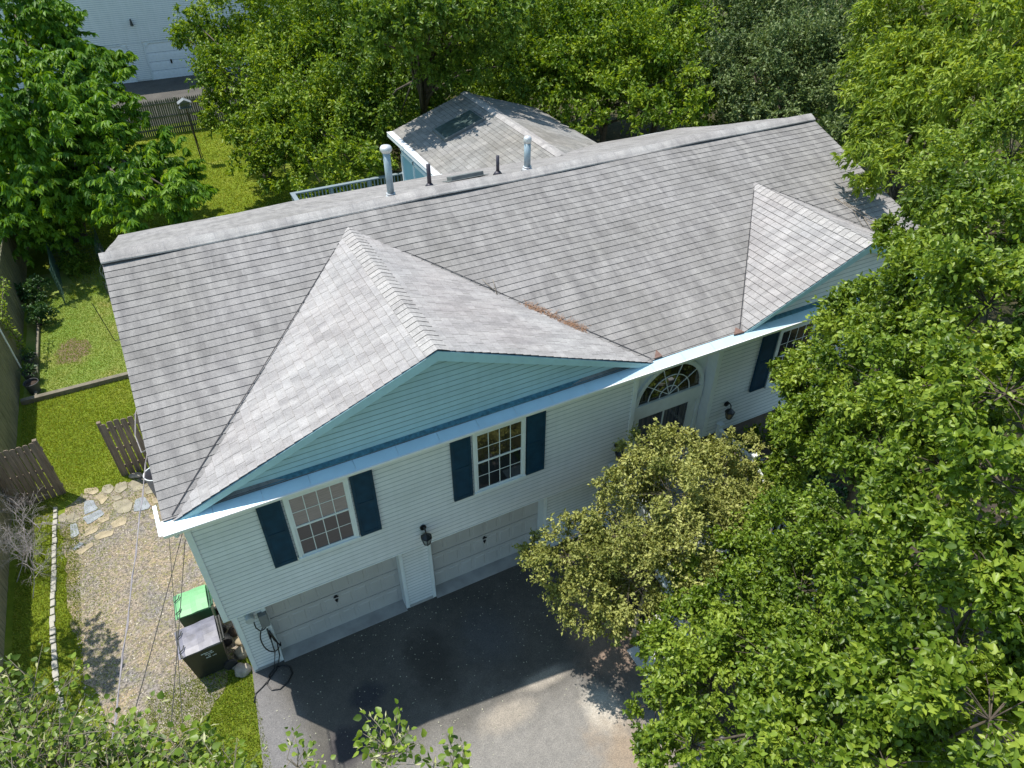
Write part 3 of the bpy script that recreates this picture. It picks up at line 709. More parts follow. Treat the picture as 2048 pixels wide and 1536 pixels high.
# --- electrical things by the left garage door
mb = MB(); mb.box(0.50, 0.66, 0.40, 0.52, 1.38, 1.74); H(mb, "electrical_box", simple("grey_box", (0.16, 0.17, 0.17), 0.5), bevel=0.008)
mb = MB(); mb.tube([(0.36, 0.51, 1.78), (0.36, 0.36, 1.78)], 0.08, 18); mb.box(0.28, 0.44, 0.47, 0.52, 1.64, 1.92); H(mb, "electric_meter", simple("meter_grey", (0.4, 0.43, 0.42), 0.3))
mb = MB(); mb.box(0.555, 0.60, 0.43, 0.5, 0.98, 1.34); H(mb, "cable_holster", M_['trim'], bevel=0.006)
def arc(c, rx, rz, a0, a1, y, n=14): return [(c[0]+rx*math.cos(math.radians(a0+(a1-a0)*i/n)), y, c[1]+rz*math.sin(math.radians(a0+(a1-a0)*i/n))) for i in range(n+1)]
mb = MB()
mb.tube([(0.40, 0.46, 1.66), (0.40, 0.44, 1.42), (0.46, 0.42, 1.30), (0.53, 0.42, 1.32), (0.57, 0.42, 1.36)], 0.012, 7)
mb.tube([(0.565, 0.42, 1.36)]+arc((0.57, 0.95), 0.17, 0.44, 100, 330, 0.43)+[(0.70, 0.42, 0.62), (0.62, 0.42, 0.9), (0.59, 0.42, 1.22)], 0.013, 7)
mb.tube([(0.60, 0.42, 1.20), (0.66, 0.42, 0.8), (0.62, 0.41, 0.35), (0.5, 0.38, 0.03), (0.30, 0.2, 0.035), (0.15, 0.10, 0.03), (0.0, 0.02, 0.03), (-0.06, -0.15, 0.03)], 0.013, 7)
mb.tube([(0.575, 0.42, 0.98), (0.56, 0.42, 0.5), (0.45, 0.38, 0.06), (0.33, 0.30, 0.035), (0.24, 0.12, 0.035), (0.30, -0.05, 0.035), (0.45, -0.10, 0.035), (0.62, -0.03, 0.035), (0.74, 0.12, 0.035), (0.73, 0.28, 0.035), (0.62, 0.38, 0.035), (0.48, 0.40, 0.035)], 0.013, 7)
mb.tube([(0.575, 0.43, 1.30), (0.575, 0.40, 1.0)], [0.016, 0.022], 8)
tag(mb.build("charging_cable", M_['black'], None, True), "black charging cable looped on the wall and coiled on the driveway", "cable")
# --- roof furniture
def zb(y): return ZR-m*(y-YR)
def vent(x, y, h, r, lean=(0, 0), capr=1.7):
    z = zb(y); top = (x+lean[0], y+lean[1], z+h)
    mb = MB(); mb.tube([(x, y, z-0.05), top], r, 18); p = H(mb, "vent_pipe", M_['pipe'], True)
    mb = MB(); mb.tube([(x, y, z-0.03), (x, y, z+0.05)], [r*1.9, r*1.15], 18); mb.tube([(x, y, z+0.05), (x, y, z+0.075)], r*1.3, 18); H(mb, "collar", M_['pipecap'], True, parent=p)
    mb = MB(); t = Vector(top); mb.tube([t-Vector((0, 0, 0.03)), t+Vector((0, 0, 0.02)), t+Vector((0, 0, 0.07)), t+Vector((0, 0, 0.11)), t+Vector((0, 0, 0.125))], [r*1.15, r*capr, r*capr, r*capr*0.8, r*capr*0.35], 22); H(mb, "cap", M_['pipecap'], True, parent=p)
vent(5.60, 5.82, 1.0, 0.078, capr=1.65); vent(8.98, 5.80, 0.66, 0.078, capr=1.2)
for x, y, h in ((6.78, 6.55, 0.52), (8.36, 6.12, 0.44)):
    z = zb(y); mb = MB(); mb.tube([(x, y, z-0.02), (x, y, z+h)], 0.05 if h > 0.5 else 0.04, 14); p = H(mb, "plumbing_stack", M_['pvc'], True)
    mb = MB(); mb.tube([(x, y, z-0.02), (x, y, z+0.07)], [0.12, 0.055], 14); H(mb, "collar", M_['pvc'], True, parent=p)
mb = MB(); mb.obox((7.72, 6.60, zb(6.60)+0.065), (1, 0, 0), (0, 1, -m), (0, m, 1), 0.42, 0.16, 0.05); mb.obox((7.72, 6.60, zb(6.60)+0.02), (1, 0, 0), (0, 1, -m), (0, m, 1), 0.52, 0.25, 0.006)
H(mb, "roof_vent_box", M_['ventbox'], bevel=0.01)
# --- rear sunroom
sr = house
SX0, SX1, SXR, SZR, SZE, SY = 8.4, 14.0, 11.2, 6.19, 5.27, 14.5
k2 = (SZR-SZE)/(SX1-SXR); L2 = math.hypot(1, k2)
mb = MB()
for sgn in (-1, 1):
    foot = SXR+sgn*2.8; O_ = (foot, 0, SZE); V = (-sgn, 0, k2)
    def ul(v, sgn=sgn):
        z = SZE+v/L2*k2; y0 = YR+(ZR-z)/m
        return (y0-0.08, SY)
    courses(mb, O_, (0, 1, 0), V, 0.0, 2.8*L2, ul, t=0.011, wv=0.004)
mb.prism([(SX0+.02, SY-0.02, SZE-0.02), (SXR, SY-0.02, SZR-0.03), (SX1-.02, SY-0.02, SZE-0.02), (SX1-.02, SY-0.02, SZE-0.14), (SXR, SY-0.02, SZR-0.2), (SX0+.02, SY-0.02, SZE-0.14)], (0, -4.2, 0), 2)
M_['shingle_sun'] = shingle_mat("shingle_sunroom", (0.24, 0.235, 0.222), (0.32, 0.31, 0.295), (0.15, 0.14, 0.13), (0.9, 0.86, 0.8))
H(mb, "sunroom_roof", [M_['shingle_sun'], M_['butt'], M_['metal']])
mb = MB()
for i in range(44):
    y0 = 7.95+i*0.15; y1 = y0+0.17
    for (xa, za), (xb, zb_2) in (((-0.15, -0.06), (0, 0)), ((0, 0), (0.22, -0.075))):
        mb.poly([(SXR+xa, y0, SZR+za+0.016), (SXR+xb, y0, SZR+zb_2+0.016), (SXR+xb, y1, SZR+zb_2+0.03), (SXR+xa, y1, SZR+za+0.03)], 0, [(i*.3, .02), (i*.3+.1, .02), (i*.3+.1, .1), (i*.3, .1)])
    mb.poly([(SXR-0.15, y0, SZR-0.065), (SXR-0.15, y1, SZR-0.065), (SXR-0.15, y1, SZR-0.03), (SXR-0.15, y0, SZR-0.03)], 1)
H(mb, "sunroom_ridge_cap", [M_['cap'], M_['butt']])
mb = MB(); mb.box(SX0+0.25, SX1-0.25, 9.9, SY-0.25, 2.4, 5.15); mb.prism([(SX0+.25, SY-0.3, 5.15), (SX1-.25, SY-0.3, 5.15), (SXR, SY-0.3, 6.02)], (0, 0.05, 0)); H(mb, "sunroom_wall", M_['teal'])
mb = MB()
for yy in (10.4, 11.7, 13.0, 14.15): mb.box(SX0+0.215, SX0+0.25, yy, yy+0.1, 2.4, 5.1)
mb.box(SX0+0.215, SX0+0.25, 10.3, 14.25, 4.6, 4.72)
H(mb, "sunroom_trim", M_['trim'])
mb = MB(); mb.box(SX0-0.10, SX0+0.02, 10.3, SY, SZE-0.12, SZE+0.005); mb.box(SX0-0.11, SX0+0.12, 10.3, SY, SZE+0.012, SZE+0.03); H(mb, "sunroom_gutter", M_['metal'])
mb = MB(); nn_ = Vector((-k2, 0, 1)).normalized(); uu = Vector((1, 0, k2)).normalized()
mb.obox((10.03, 12.45, SZR-k2*(SXR-10.03)+0.05), uu, (0, 1, 0), nn_, 0.72, 0.52, 0.05, 0); mb.obox((10.03, 12.45, SZR-k2*(SXR-10.03)+0.105), uu, (0, 1, 0), nn_, 0.66, 0.46, 0.006, 1)
H(mb, "skylight", [M_['ventbox'], M_['skyl']])
# --- rear deck
dk = MB(); z = 2.4
for i in range(40): dk.box(4.95, 8.64, 10.0+i*0.13, 10.12+i*0.13, z-0.04, z)
dk.box(4.95, 8.64, 15.1, 15.2, z-0.3, z-0.04); dk.box(4.95, 5.0, 10, 15.2, z-0.3, z-0.04)
deck = H(dk, "deck", simple("deck_boards", (0.20, 0.26, 0.28), 0.7, 0.15, 5))
M_['rail'] = simple("deck_rail_paint", (0.20, 0.25, 0.27), 0.6, 0.1)
for a in ((4.90, 9.05, 15.12, 15.27), (4.90, 5.05, 10.2, 15.12), (8.90, 9.05, 14.4, 15.12)):
    mb = MB(); mb.box(a[0], a[1], a[2], a[3], 3.50, 3.54); H(mb, "cap_rail", M_['rail'], parent=deck)
    mb = MB()
    if a[1]-a[0] > 1: mb.box(a[0], a[1], 15.17, 15.21, 2.52, 2.58)
    else: mb.box(a[0]+.05, a[0]+.09, a[2], a[3], 2.52, 2.58)
    H(mb, "bottom_rail", M_['rail'], parent=deck)
for x, y in ((4.97, 15.19), (6.3, 15.19), (7.65, 15.19), (8.97, 15.19), (4.97, 12.6), (4.97, 10.4), (8.97, 14.5)):
    mb = MB(); mb.box(x-0.045, x+0.045, y-0.045, y+0.045, 0.0, 3.50); H(mb, "post", M_['rail'], parent=deck)
xs = [5.1+0.125*i for i in range(31)]; ys = [10.6+0.13*i for i in range(35)]
proto = None
for x, y in [(a, 15.19) for a in xs]+[(4.97, b) for b in ys]:
    if proto is None:
        mb = MB(); mb.box(-0.018, 0.018, -0.018, 0.018, 2.55, 3.50); proto = mb.build("baluster", M_['rail'], deck); b_ = proto
    else: b_ = proto.copy(); COL.objects.link(b_); b_.parent = deck
    b_.location = (x-HO[0], y-HO[1], 0)
# --- porch and stair with white railing
mb = MB(); mb.box(7.9, 10.9, -1.25, 0.24, 1.60, 1.78); mb.box(8.0, 8.1, -1.15, -1.05, 0, 1.6); mb.box(10.7, 10.8, -1.15, -1.05, 0, 1.6)
for i in range(9): mb.box(8.05, 10.75, -1.25-0.27*(i+1), -1.25-0.27*i, 1.60-0.18*(i+1)-0.05, 1.78-0.18*(i+1)-0.012)
porch = H(mb, "porch", simple("porch_paint", (0.28, 0.29, 0.28), 0.7, 0.1))
for x in (7.96, 10.82):
    mb = MB()
    for y, zt, z0_ in ((-0.1, 2.78, 1.7), (-1.2, 2.78, 1.7), (-3.55, 1.2, 0.0)): mb.box(x-0.05, x+0.05, y-0.05, y+0.05, z0_, zt); mb.box(x-0.07, x+0.07, y-0.07, y+0.07, zt, zt+0.04)
    mb.prism([(x-0.04, -0.1, 2.62), (x-0.04, -1.2, 2.62), (x-0.04, -3.5, 1.08), (x-0.04, -3.5, 1.14), (x-0.04, -1.2, 2.68), (x-0.04, -0.1, 2.68)], (0.08, 0, 0))
    mb.prism([(x-0.03, -0.1, 1.92), (x-0.03, -1.2, 1.92), (x-0.03, -3.5, 0.38), (x-0.03, -3.5, 0.43), (x-0.03, -1.2, 1.97), (x-0.03, -0.1, 1.97)], (0.06, 0, 0))
    for i in range(24):
        y = -0.2-i*0.14; zt = 2.63 if y > -1.2 else 2.63-(-1.2-y)*0.67; mb.box(x-0.015, x+0.015, y-0.015, y+0.015, zt-0.7, zt)
    H(mb, "porch_railing", M_['trim'], parent=porch)
# debris on the roof
def debris(name, pts, spread, n, L, mat, label, cat, mn=Vector((0, -m, 1)).normalized()):
    V = []; F = []
    for i in range(n):
        t = rng.random(); seg_ = int(t*(len(pts)-1)); fr = t*(len(pts)-1)-seg_
        p = np.array(pts[seg_])*(1-fr)+np.array(pts[seg_+1])*fr
        p = p+np.array([rng.normal()*spread, rng.normal()*spread*0.6, 0]); p[2] = zroof(p[1])+0.02+rng.random()*0.03+wave(p[0], (p[1]-YE)*Ls)
        a = rng.random()*6.28; d = np.array([math.cos(a), math.sin(a), m*math.sin(a)+rng.normal()*0.15])*L*(0.5+rng.random()); w = np.array([-math.sin(a), math.cos(a), m*math.cos(a)])*0.003
        b = len(V); V += [p-w, p+w, p+d+w, p+d-w]; F.append([b, b+1, b+2, b+3])
    o = np_mesh(name, np.array(V), np.array(F), mat); tag(o, label, cat, None, 'stuff'); return o
debris("pine_needles", [(6.75, 1.72, 0), (7.0, 1.45, 0), (7.35, 1.05, 0), (7.6, 0.8, 0)], 0.06, 420, 0.07, M_['needles'], "rusty brown pine needles gathered in the valley of the large front gable", "pine needles")
debris("leaf_litter", [(14.05, 2.4, 0), (14.3, 2.0, 0)], 0.06, 110, 0.06, M_['needles'], "small rusty leaf clump beside the small front gable ridge", "leaf litter")
def branch_thing(name, base, strands, mat, label, cat):
    mb = MB()
    for st_ in strands: mb.tube([Vector(p) for p in st_], [0.012]+[0.008]*(len(st_)-2)+[0.004] if len(st_) > 2 else [0.01, 0.005], 5)
    o = mb.build(name, mat, None, True, base); o.location = base; tag(o, label, cat)
def onr(x, y, h=0.03): return (x, y, zroof(y)+h+wave(x, (y-YE)*Ls))
branch_thing("fallen_branch", onr(15.5, 1.9), [[onr(15.45, 2.25), onr(15.6, 1.8, .06), onr(15.4, 1.0)], [onr(15.6, 2.1), onr(15.85, 1.5, .07), onr(16.2, 0.7)], [onr(15.6, 1.8, .05), onr(15.9, 1.2), onr(15.65, 0.8)], [onr(15.75, 1.6), onr(15.55, 1.0, .05)]], M_['twig'], "thin fallen branch lying on the roof near its right end", "branch")
branch_thing("small_twig", onr(6.35, 2.2), [[onr(6.35, 2.05), onr(6.40, 2.35, .10)], [onr(6.33, 2.15, .04), onr(6.22, 2.45, .05)]], M_['twig'], "single upright twig stuck in the valley of the large front gable", "twig")

# ================================================================== BINS
def bin_(loc, rot, body, lid, name, label, L=0.66, Wd=0.58, hh=1.02, text=False):
    r = empty(name, loc, label, "wheelie bin", None); r.rotation_euler = (0, 0, rot)
    mb = MB(); a, b = L/2, Wd/2; s_ = 0.78
    bt = [(-a*s_, -b*s_, 0.04), (a*s_+0.02, -b*s_, 0.04), (a*s_+0.02, b*s_, 0.04), (-a*s_, b*s_, 0.04)]; tp = [(-a, -b, hh-0.07), (a, -b, hh-0.07), (a, b, hh-0.07), (-a, b, hh-0.07)]
    mb.poly(bt[::-1])
    for i in range(4): mb.poly([bt[i], bt[(i+1) % 4], tp[(i+1) % 4], tp[i]])
    mb.poly(tp); mb.box(-a-0.02, a+0.02, -b-0.02, b+0.02, hh-0.09, hh-0.05)
    mb.build("body", body, r, bevel=0.015)
    mb = MB()
    # lid: slightly domed, flared front lip
    nx, ny = 6, 5; g = []
    for i in range(nx+1):
        row = []
        for j in range(ny+1):
            u, v = i/nx, j/ny; x = -a-0.05+(L+0.02)*u; y = (-b-0.02)+(Wd+0.04)*v
            z = hh-0.045+0.055*math.sin(math.pi*v)**0.5*(0.35+0.65*u)+(0.02 if u > 0.6 else 0)
            if i == 0: z = hh-0.075
            row.append((x, y, z))
        g.append(row)
    for i in range(nx):
        for j in range(ny): mb.poly([g[i][j], g[i+1][j], g[i+1][j+1], g[i][j+1]])
    loop = [g[i][0] for i in range(nx+1)]+[g[nx][j] for j in range(1, ny+1)]+[g[i][ny] for i in range(nx-1, -1, -1)]+[g[0][j] for j in range(ny-1, 0, -1)]
    for i in range(len(loop)):
        p, q_ = loop[i], loop[(i+1) % len(loop)]; mb.poly([p, q_, (q_[0], q_[1], hh-0.08), (p[0], p[1], hh-0.08)])
    ld = mb.build("lid", lid, r, True)
    for yy in (-b*0.55, b*0.55):
        mb = MB(); mb.tube([(-a-0.02, yy-0.05, hh-0.02), (-a+0.06, yy-0.03, hh+0.015), (-a+0.09, yy+0.05, hh+0.018)], 0.011, 7); mb.build("grip", M_['blackbin'], ld)
    mb = MB(); mb.tube([(a+0.05, -b+0.02, hh-0.03), (a+0.05, b-0.02, hh-0.03)], 0.018, 10)
    for yy in (-b+0.03, -b*0.35, b*0.35, b-0.03): mb.tube([(a-0.01, yy, hh-0.07), (a+0.05, yy, hh-0.03)], 0.014, 7)
    mb.build("handle", body, r)
    for yy in (-b*0.9, b*0.9-0.0):
        mb = MB(); mb.tube([(a*s_+0.05, yy-0.03, 0.13), (a*s_+0.05, yy+0.03, 0.13)], 0.13, 20); mb.tube([(a*s_+0.05, yy-0.035, 0.13), (a*s_+0.05, yy+0.035, 0.13)], 0.05, 14)
        mb.build("wheel", M_['wheel'], r)
    if text:
        # four short lines of stencilled print, too small to read in the photograph
        mb = MB()
        for row, (xa, n_, ch) in enumerate(((-0.06, 9, .024), (-0.02, 8, .022), (0.045, 2, .022), (0.0, 8, .024))):
            for i in range(n_):
                x = xa+i*0.024; zz = 0.80-row*0.055; t = (zz-0.04)/(hh-0.11); y = -(b*s_+(b-b*s_)*t)-0.003
                if random.random() < 0.12: continue
                w_ = 0.017
                for q in range(2 if random.random() < 0.6 else 3):
                    ox = q*0.008*random.choice((0.9, 1)); mb.box(x+ox, x+ox+0.005, y-0.002, y+0.004, zz, zz+ch)
                mb.box(x, x+w_, y-0.0015, y+0.004, zz+ch*random.choice((0, .45, .85)), zz+ch*random.choice((0, .45, .85))+0.006)
        mb.build("stencil_print", M_['whitepaint'], r)
    return r
bin_((-0.655, 1.08, 0.005), 0.02, M_['blackbin'], M_['blacklid'], "wheelie_bin", "black wheelie bin with grey lid and white print on its side", 0.74, 0.62, 1.04, True)
bin_((-0.66, 1.97, 0.005), -0.03, M_['greenbin'], M_['greenlid'], "wheelie_bin", "green wheelie bin with light green lid behind the black bin", 0.62, 0.56, 1.04)

# ================================================================== FENCES
def plank_fence(name, p0, p1, h, pw, gap, mat, label, pointed=False, jit=0.02, rails=True, railside=1, post=2.4, cat="fence", thick=0.02, postmat=None):
    p0, p1 = Vector((*p0, 0)), Vector((*p1, 0)); d = (p1-p0); L = d.length; d.normalize(); nr = Vector((-d.y, d.x, 0))*railside
    base = p0.copy(); r = empty(name, base, label, cat)
    n = int(L/(pw+gap)); mb = MB()
    for i in range(n):
        c_ = d*(i*(pw+gap)+pw/2)+nr*random.uniform(-0.006, 0.006); hh = h+random.uniform(-jit, jit); t = random.uniform(-0.008, 0.008)
        a, b = c_-d*pw/2, c_+d*pw/2; to = nr*thick
        if pointed: pl = [a, b, b+Vector((0, 0, hh-0.12)), c_+Vector((0, 0, hh)), a+Vector((0, 0, hh-0.12))]
        else:
            pl = [a, b, b+Vector((0, 0, hh-0.03)), b-d*0.03+Vector((0, 0, hh)), a+d*0.03+Vector((0, 0, hh)), a+Vector((0, 0, hh-0.03))]
        pl = [p+d*t*(p.z/h) for p in pl]; mb.prism(pl, to)
    mb.build("planks", mat, r)
    if rails:
        for zz in (0.3, h*0.5, h-0.25):
            mb = MB(); c_ = d*L/2+nr*(thick+0.022)+Vector((0, 0, zz)); mb.obox(c_, d, nr, (0, 0, 1), L/2, 0.02, 0.045); mb.build("rail", mat, r)
    x = 0
    while x <= L+0.01:
        mb = MB(); c_ = d*min(x, L-0.04)+nr*(thick+0.05); mb.obox(c_+Vector((0, 0, h/2)), d, nr, (0, 0, 1), 0.045, 0.045, h/2+0.03); mb.build("post", mat, r); x += post
    return r
plank_fence("wooden_fence", (-4.45, 36), (-4.45, -6), 1.95, 0.145, 0.012, M_['fence'], "long mossy plank fence down the left side of the garden", railside=-1)
plank_fence("wooden_fence", (-4.38, 7.62), (-3.22, 7.62), 1.80, 0.115, 0.02, M_['gate'], "brown picket panel joining the mossy side fence at the gateway", railside=1, post=1.08, thick=0.022)
plank_fence("wooden_fence", (-1.90, 7.62), (-0.02, 7.66), 1.80, 0.13, 0.028, M_['gate'], "dark brown picket panel between the gateway and the house", railside=1, post=1.8, thick=0.022)
plank_fence("wooden_fence", (-4.3, 34.9), (22, 34.9), 1.85, 0.09, 0.02, M_['greyfence'], "weathered grey fence with pointed pickets across the back of the yard", pointed=True, railside=-1)
mb = MB(); mb.box(-4.36, -0.0, 12.10, 12.26, -0.02, 0.15)
tag(mb.build("timber_edging", M_['timber'], bevel=0.01), "weathered timber beam edging the garden bed", "edging")
mb = MB(); mb.box(-4.02, -3.94, 12.3, 19.5, -0.02, 0.12)
tag(mb.build("timber_edging", M_['timber'], bevel=0.01), "narrow timber border running along the foot of the mossy fence", "edging")
# flagstones
FL = [[(-2.84,7.13),(-2.65,7.07),(-2.55,6.67),(-2.87,6.62)],[(-2.91,6.54),(-2.49,6.64),(-2.4,6.44),(-2.77,6.23)],[(-2.56,6.36),(-2.31,6.3),(-2.3,6.17),(-2.47,6.14),(-2.56,6.24)],[(-2.29,6.04),(-2.05,6.13),(-1.92,6.04),(-1.95,5.84),(-2.26,5.82)],[(-2.85,6.09),(-2.74,6.18),(-2.55,6.06),(-2.6,5.9),(-2.88,5.86)],[(-2.52,5.86),(-2.24,5.77),(-2.27,5.59),(-2.64,5.63),(-2.66,5.78)],[(-3.14,5.6),(-2.97,5.74),(-2.88,5.64),(-3.09,5.52)],[(-3.09,5.46),(-2.72,5.61),(-2.68,5.48),(-2.98,5.29)],[(-3.18,6.44),(-3.03,6.42),(-2.98,5.98),(-3.17,5.96)],[(-3.44,6.87),(-3.31,6.93),(-3.21,6.76),(-3.29,6.58),(-3.42,6.65)],[(-3.27,6.76),(-3.1,6.82),(-2.93,6.55),(-3.07,6.44),(-3.22,6.55)],[(-2.41,7.48),(-2.21,7.47),(-2.14,7.24),(-2.27,7.1),(-2.44,7.26)],[(-2.09,7.41),(-1.85,7.39),(-1.83,7.14),(-2.04,6.99),(-2.15,7.17)],[(-1.73,7.36),(-1.54,7.2),(-1.45,6.92),(-1.69,6.9),(-1.77,7.11)],[(-1.7,6.62),(-1.46,6.59),(-1.36,6.19),(-1.43,6.1),(-1.78,6.18)],[(-2.19,6.74),(-1.9,6.72),(-1.76,6.5),(-1.83,6.23),(-2.08,6.24),(-2.2,6.52)],[(-2.62,7.22),(-2.46,7.18),(-2.28,7.01),(-2.45,6.77),(-2.5,6.93)],[(-2.22,7.0),(-2.06,6.93),(-1.97,6.8),(-2.13,6.77),(-2.22,6.86)],[(-2.82,7.6),(-2.53,7.5),(-2.5,7.29),(-2.62,7.26),(-2.84,7.42)],[(-1.32,6.42),(-1.12,6.42),(-1.11,6.19),(-1.3,6.22)],[(-1.43,5.88),(-1.25,5.88),(-1.23,5.68),(-1.4,5.71)],[(-1.48,6.9),(-1.27,6.93),(-1.26,6.63),(-1.43,6.66)]]
FM = ['flag_blue','flag_blue','flag_tan','flag_tan','flag_tan','flag_tan','flag_blue','flag_tan','flag_blue','flag_grey','flag_grey','flag_grey','flag_grey','flag_grey','flag_blue','flag_grey','flag_tan','flag_grey','flag_tan','flag_tan','flag_tan','flag_grey']
FT = {'flag_blue': 'blue-grey', 'flag_tan': 'tan', 'flag_grey': 'olive-grey'}
FP = ["beside the foot of the picket panel", "just below the topmost blue one", "small and rounded in the middle of the path", "large, at the right of the middle row", "left of the path's lowest row", "wide, near the gravel edge", "small, at the lower left end of the path", "lowest of the path, long and pointed", "narrow, by the left end of the path", "first at the brick edging end", "second from the brick edging", "round, left in the row by the lawn", "round, middle of the row by the lawn", "in front of the picket panel beside the house", "square, beside the hanging cable", "largest, in the centre of the path", "rough, left of the round ones", "small, between the large centre stone and the lawn row", "at the lawn edge nearest the side fence", "nearest to the roof edge", "small, under the gutter corner", "small, in front of the grey can"]
for pts, fm, pl in zip(FL, FM, FP):
    cx_, cy_ = sum(p[0] for p in pts)/len(pts), sum(p[1] for p in pts)/len(pts)
    rp = []
    for i in range(len(pts)):
        a, b = Vector(pts[i]), Vector(pts[(i+1) % len(pts)])
        for t in (0.12, 0.5, 0.88): p = a.lerp(b, t)+Vector((random.uniform(-.012, .012), random.uniform(-.012, .012))); rp.append((p.x-cx_, p.y-cy_, 0.0))
    mb = MB(); mb.prism(rp[::-1], (0, 0, 0.022)); o = mb.build("flagstone", M_[fm], bevel=0.006); o.location = (cx_, cy_, 0.002)
    o.rotation_euler = (random.uniform(-.02, .02), random.uniform(-.02, .02), 0)
    tag(o, "%s flagstone, %s" % (FT[fm], pl), "flagstone", "flagstones of the path through the gateway")
# edging stones
pth = [(-3.49, 7.1), (-3.53, 4.98), (-3.56, 3.56), (-3.49, 2.26), (-3.41, 1.63), (-3.36, 1.0), (-3.3, 0.2)]
d = 0; pos = []
for a, b in zip(pth, pth[1:]):
    a, b = Vector(a), Vector(b); L = (b-a).length; t = 0.0
    while t < L: pos.append((a.lerp(b, t/L), math.atan2((b-a).y, (b-a).x))); t += 0.215
pr = None; en = 0
for p, an in pos:
    if pr is None:
        mb = MB(); mb.box(-0.10, 0.10, -0.045, 0.045, -0.03, 0.055); pr = mb.build("edging_stone", M_['brick'], bevel=0.012); o = pr
    else: o = pr.copy(); COL.objects.link(o)
    o.location = (p.x+random.uniform(-.01, .01), p.y, random.uniform(-0.012, 0.01)); o.rotation_euler = (random.uniform(-.05, .05), random.uniform(-.04, .04), an+random.uniform(-.06, .06)); o.scale = (random.uniform(.85, 1.05), random.uniform(.9, 1.25), 1)
    en += 1; tag(o, "pale stone, %d%s from the gateway in the row edging the gravel" % (en, {1: 'st', 2: 'nd', 3: 'rd'}.get(en % 10 if en not in (11, 12, 13) else 0, 'th')), "edging stone", "stones edging the gravel")
# rocks
def rock(loc, r, label, mat=None, sq=(1, 0.8, 0.55)):
    bm_v = []; import bmesh
    bm = bmesh.new(); bmesh.ops.create_icosphere(bm, subdivisions=3, radius=1)
    sd = random.random()*50
    for v in bm.verts:
        n_ = v.co.normalized(); q_ = 1+0.16*math.sin(n_.x*3.1+sd)+0.12*math.sin(n_.y*4.3+sd*2)+0.1*math.cos(n_.z*5+sd)+0.03*math.sin(n_.x*11+n_.y*13+sd)
        v.co = Vector((n_.x*sq[0], n_.y*sq[1], n_.z*sq[2]))*q_*r
    me = bpy.data.meshes.new("rock"); bm.to_mesh(me); bm.free(); me.materials.append(mat or M_['rock'])
    me.polygons.foreach_set("use_smooth", [True]*len(me.polygons))
    o = bpy.data.objects.new("rock", me); COL.objects.link(o); o.location = loc; o.rotation_euler = (0, 0, random.random()*6)
    return tag(o, label, "rock")
rock((-0.14, 0.62, 0.06), 0.17, "tan rounded boulder at the corner of the driveway")
rock((-0.10, 1.02, 0.06), 0.15, "grey rock between the black bin and the wall, nearest the driveway", M_['flag_grey'])
rock((0.0, 1.30, 0.05), 0.13, "pale rock against the wall foot behind the black bin", M_['flag_tan'])
rock((-0.12, 1.62, 0.05), 0.14, "brown rock behind the wheel of the black bin", M_['soil'])
rock((-1.60, 7.45, 0.05), 0.14, "brown rock at the foot of the picket panel by the house")
rock((-0.24, 0.80, 0.02), 0.09, "small flat rock in front of the black bin's wheels", M_['flag_grey'])
# grey can with cables
can = empty("trash_can", (-1.02, 6.45, 0.0), "tall open grey trash can standing under the roof edge", "trash can")
mb = MB(); mb.tube([(0, 0, 0.01), (0, 0, 0.42), (0, 0, 0.78)], [0.20, 0.235, 0.265], 28, cap=False); mb.tube([(0, 0, 0.02), (0, 0, 0.03)], 0.2, 28); mb.tube([(0, 0, 0.03), (0, 0, 0.5), (0, 0, 0.775)], [0.19, 0.225, 0.25], 28, cap=False)
mb.build("body", M_['greycan'], can, True)
mb = MB(); mb.tube([(0.262*math.cos(a), 0.262*math.sin(a), 0.785) for a in [2*math.pi*i/32 for i in range(33)]], 0.014, 8, cap=False); mb.build("rim", M_['trim'], can, True)
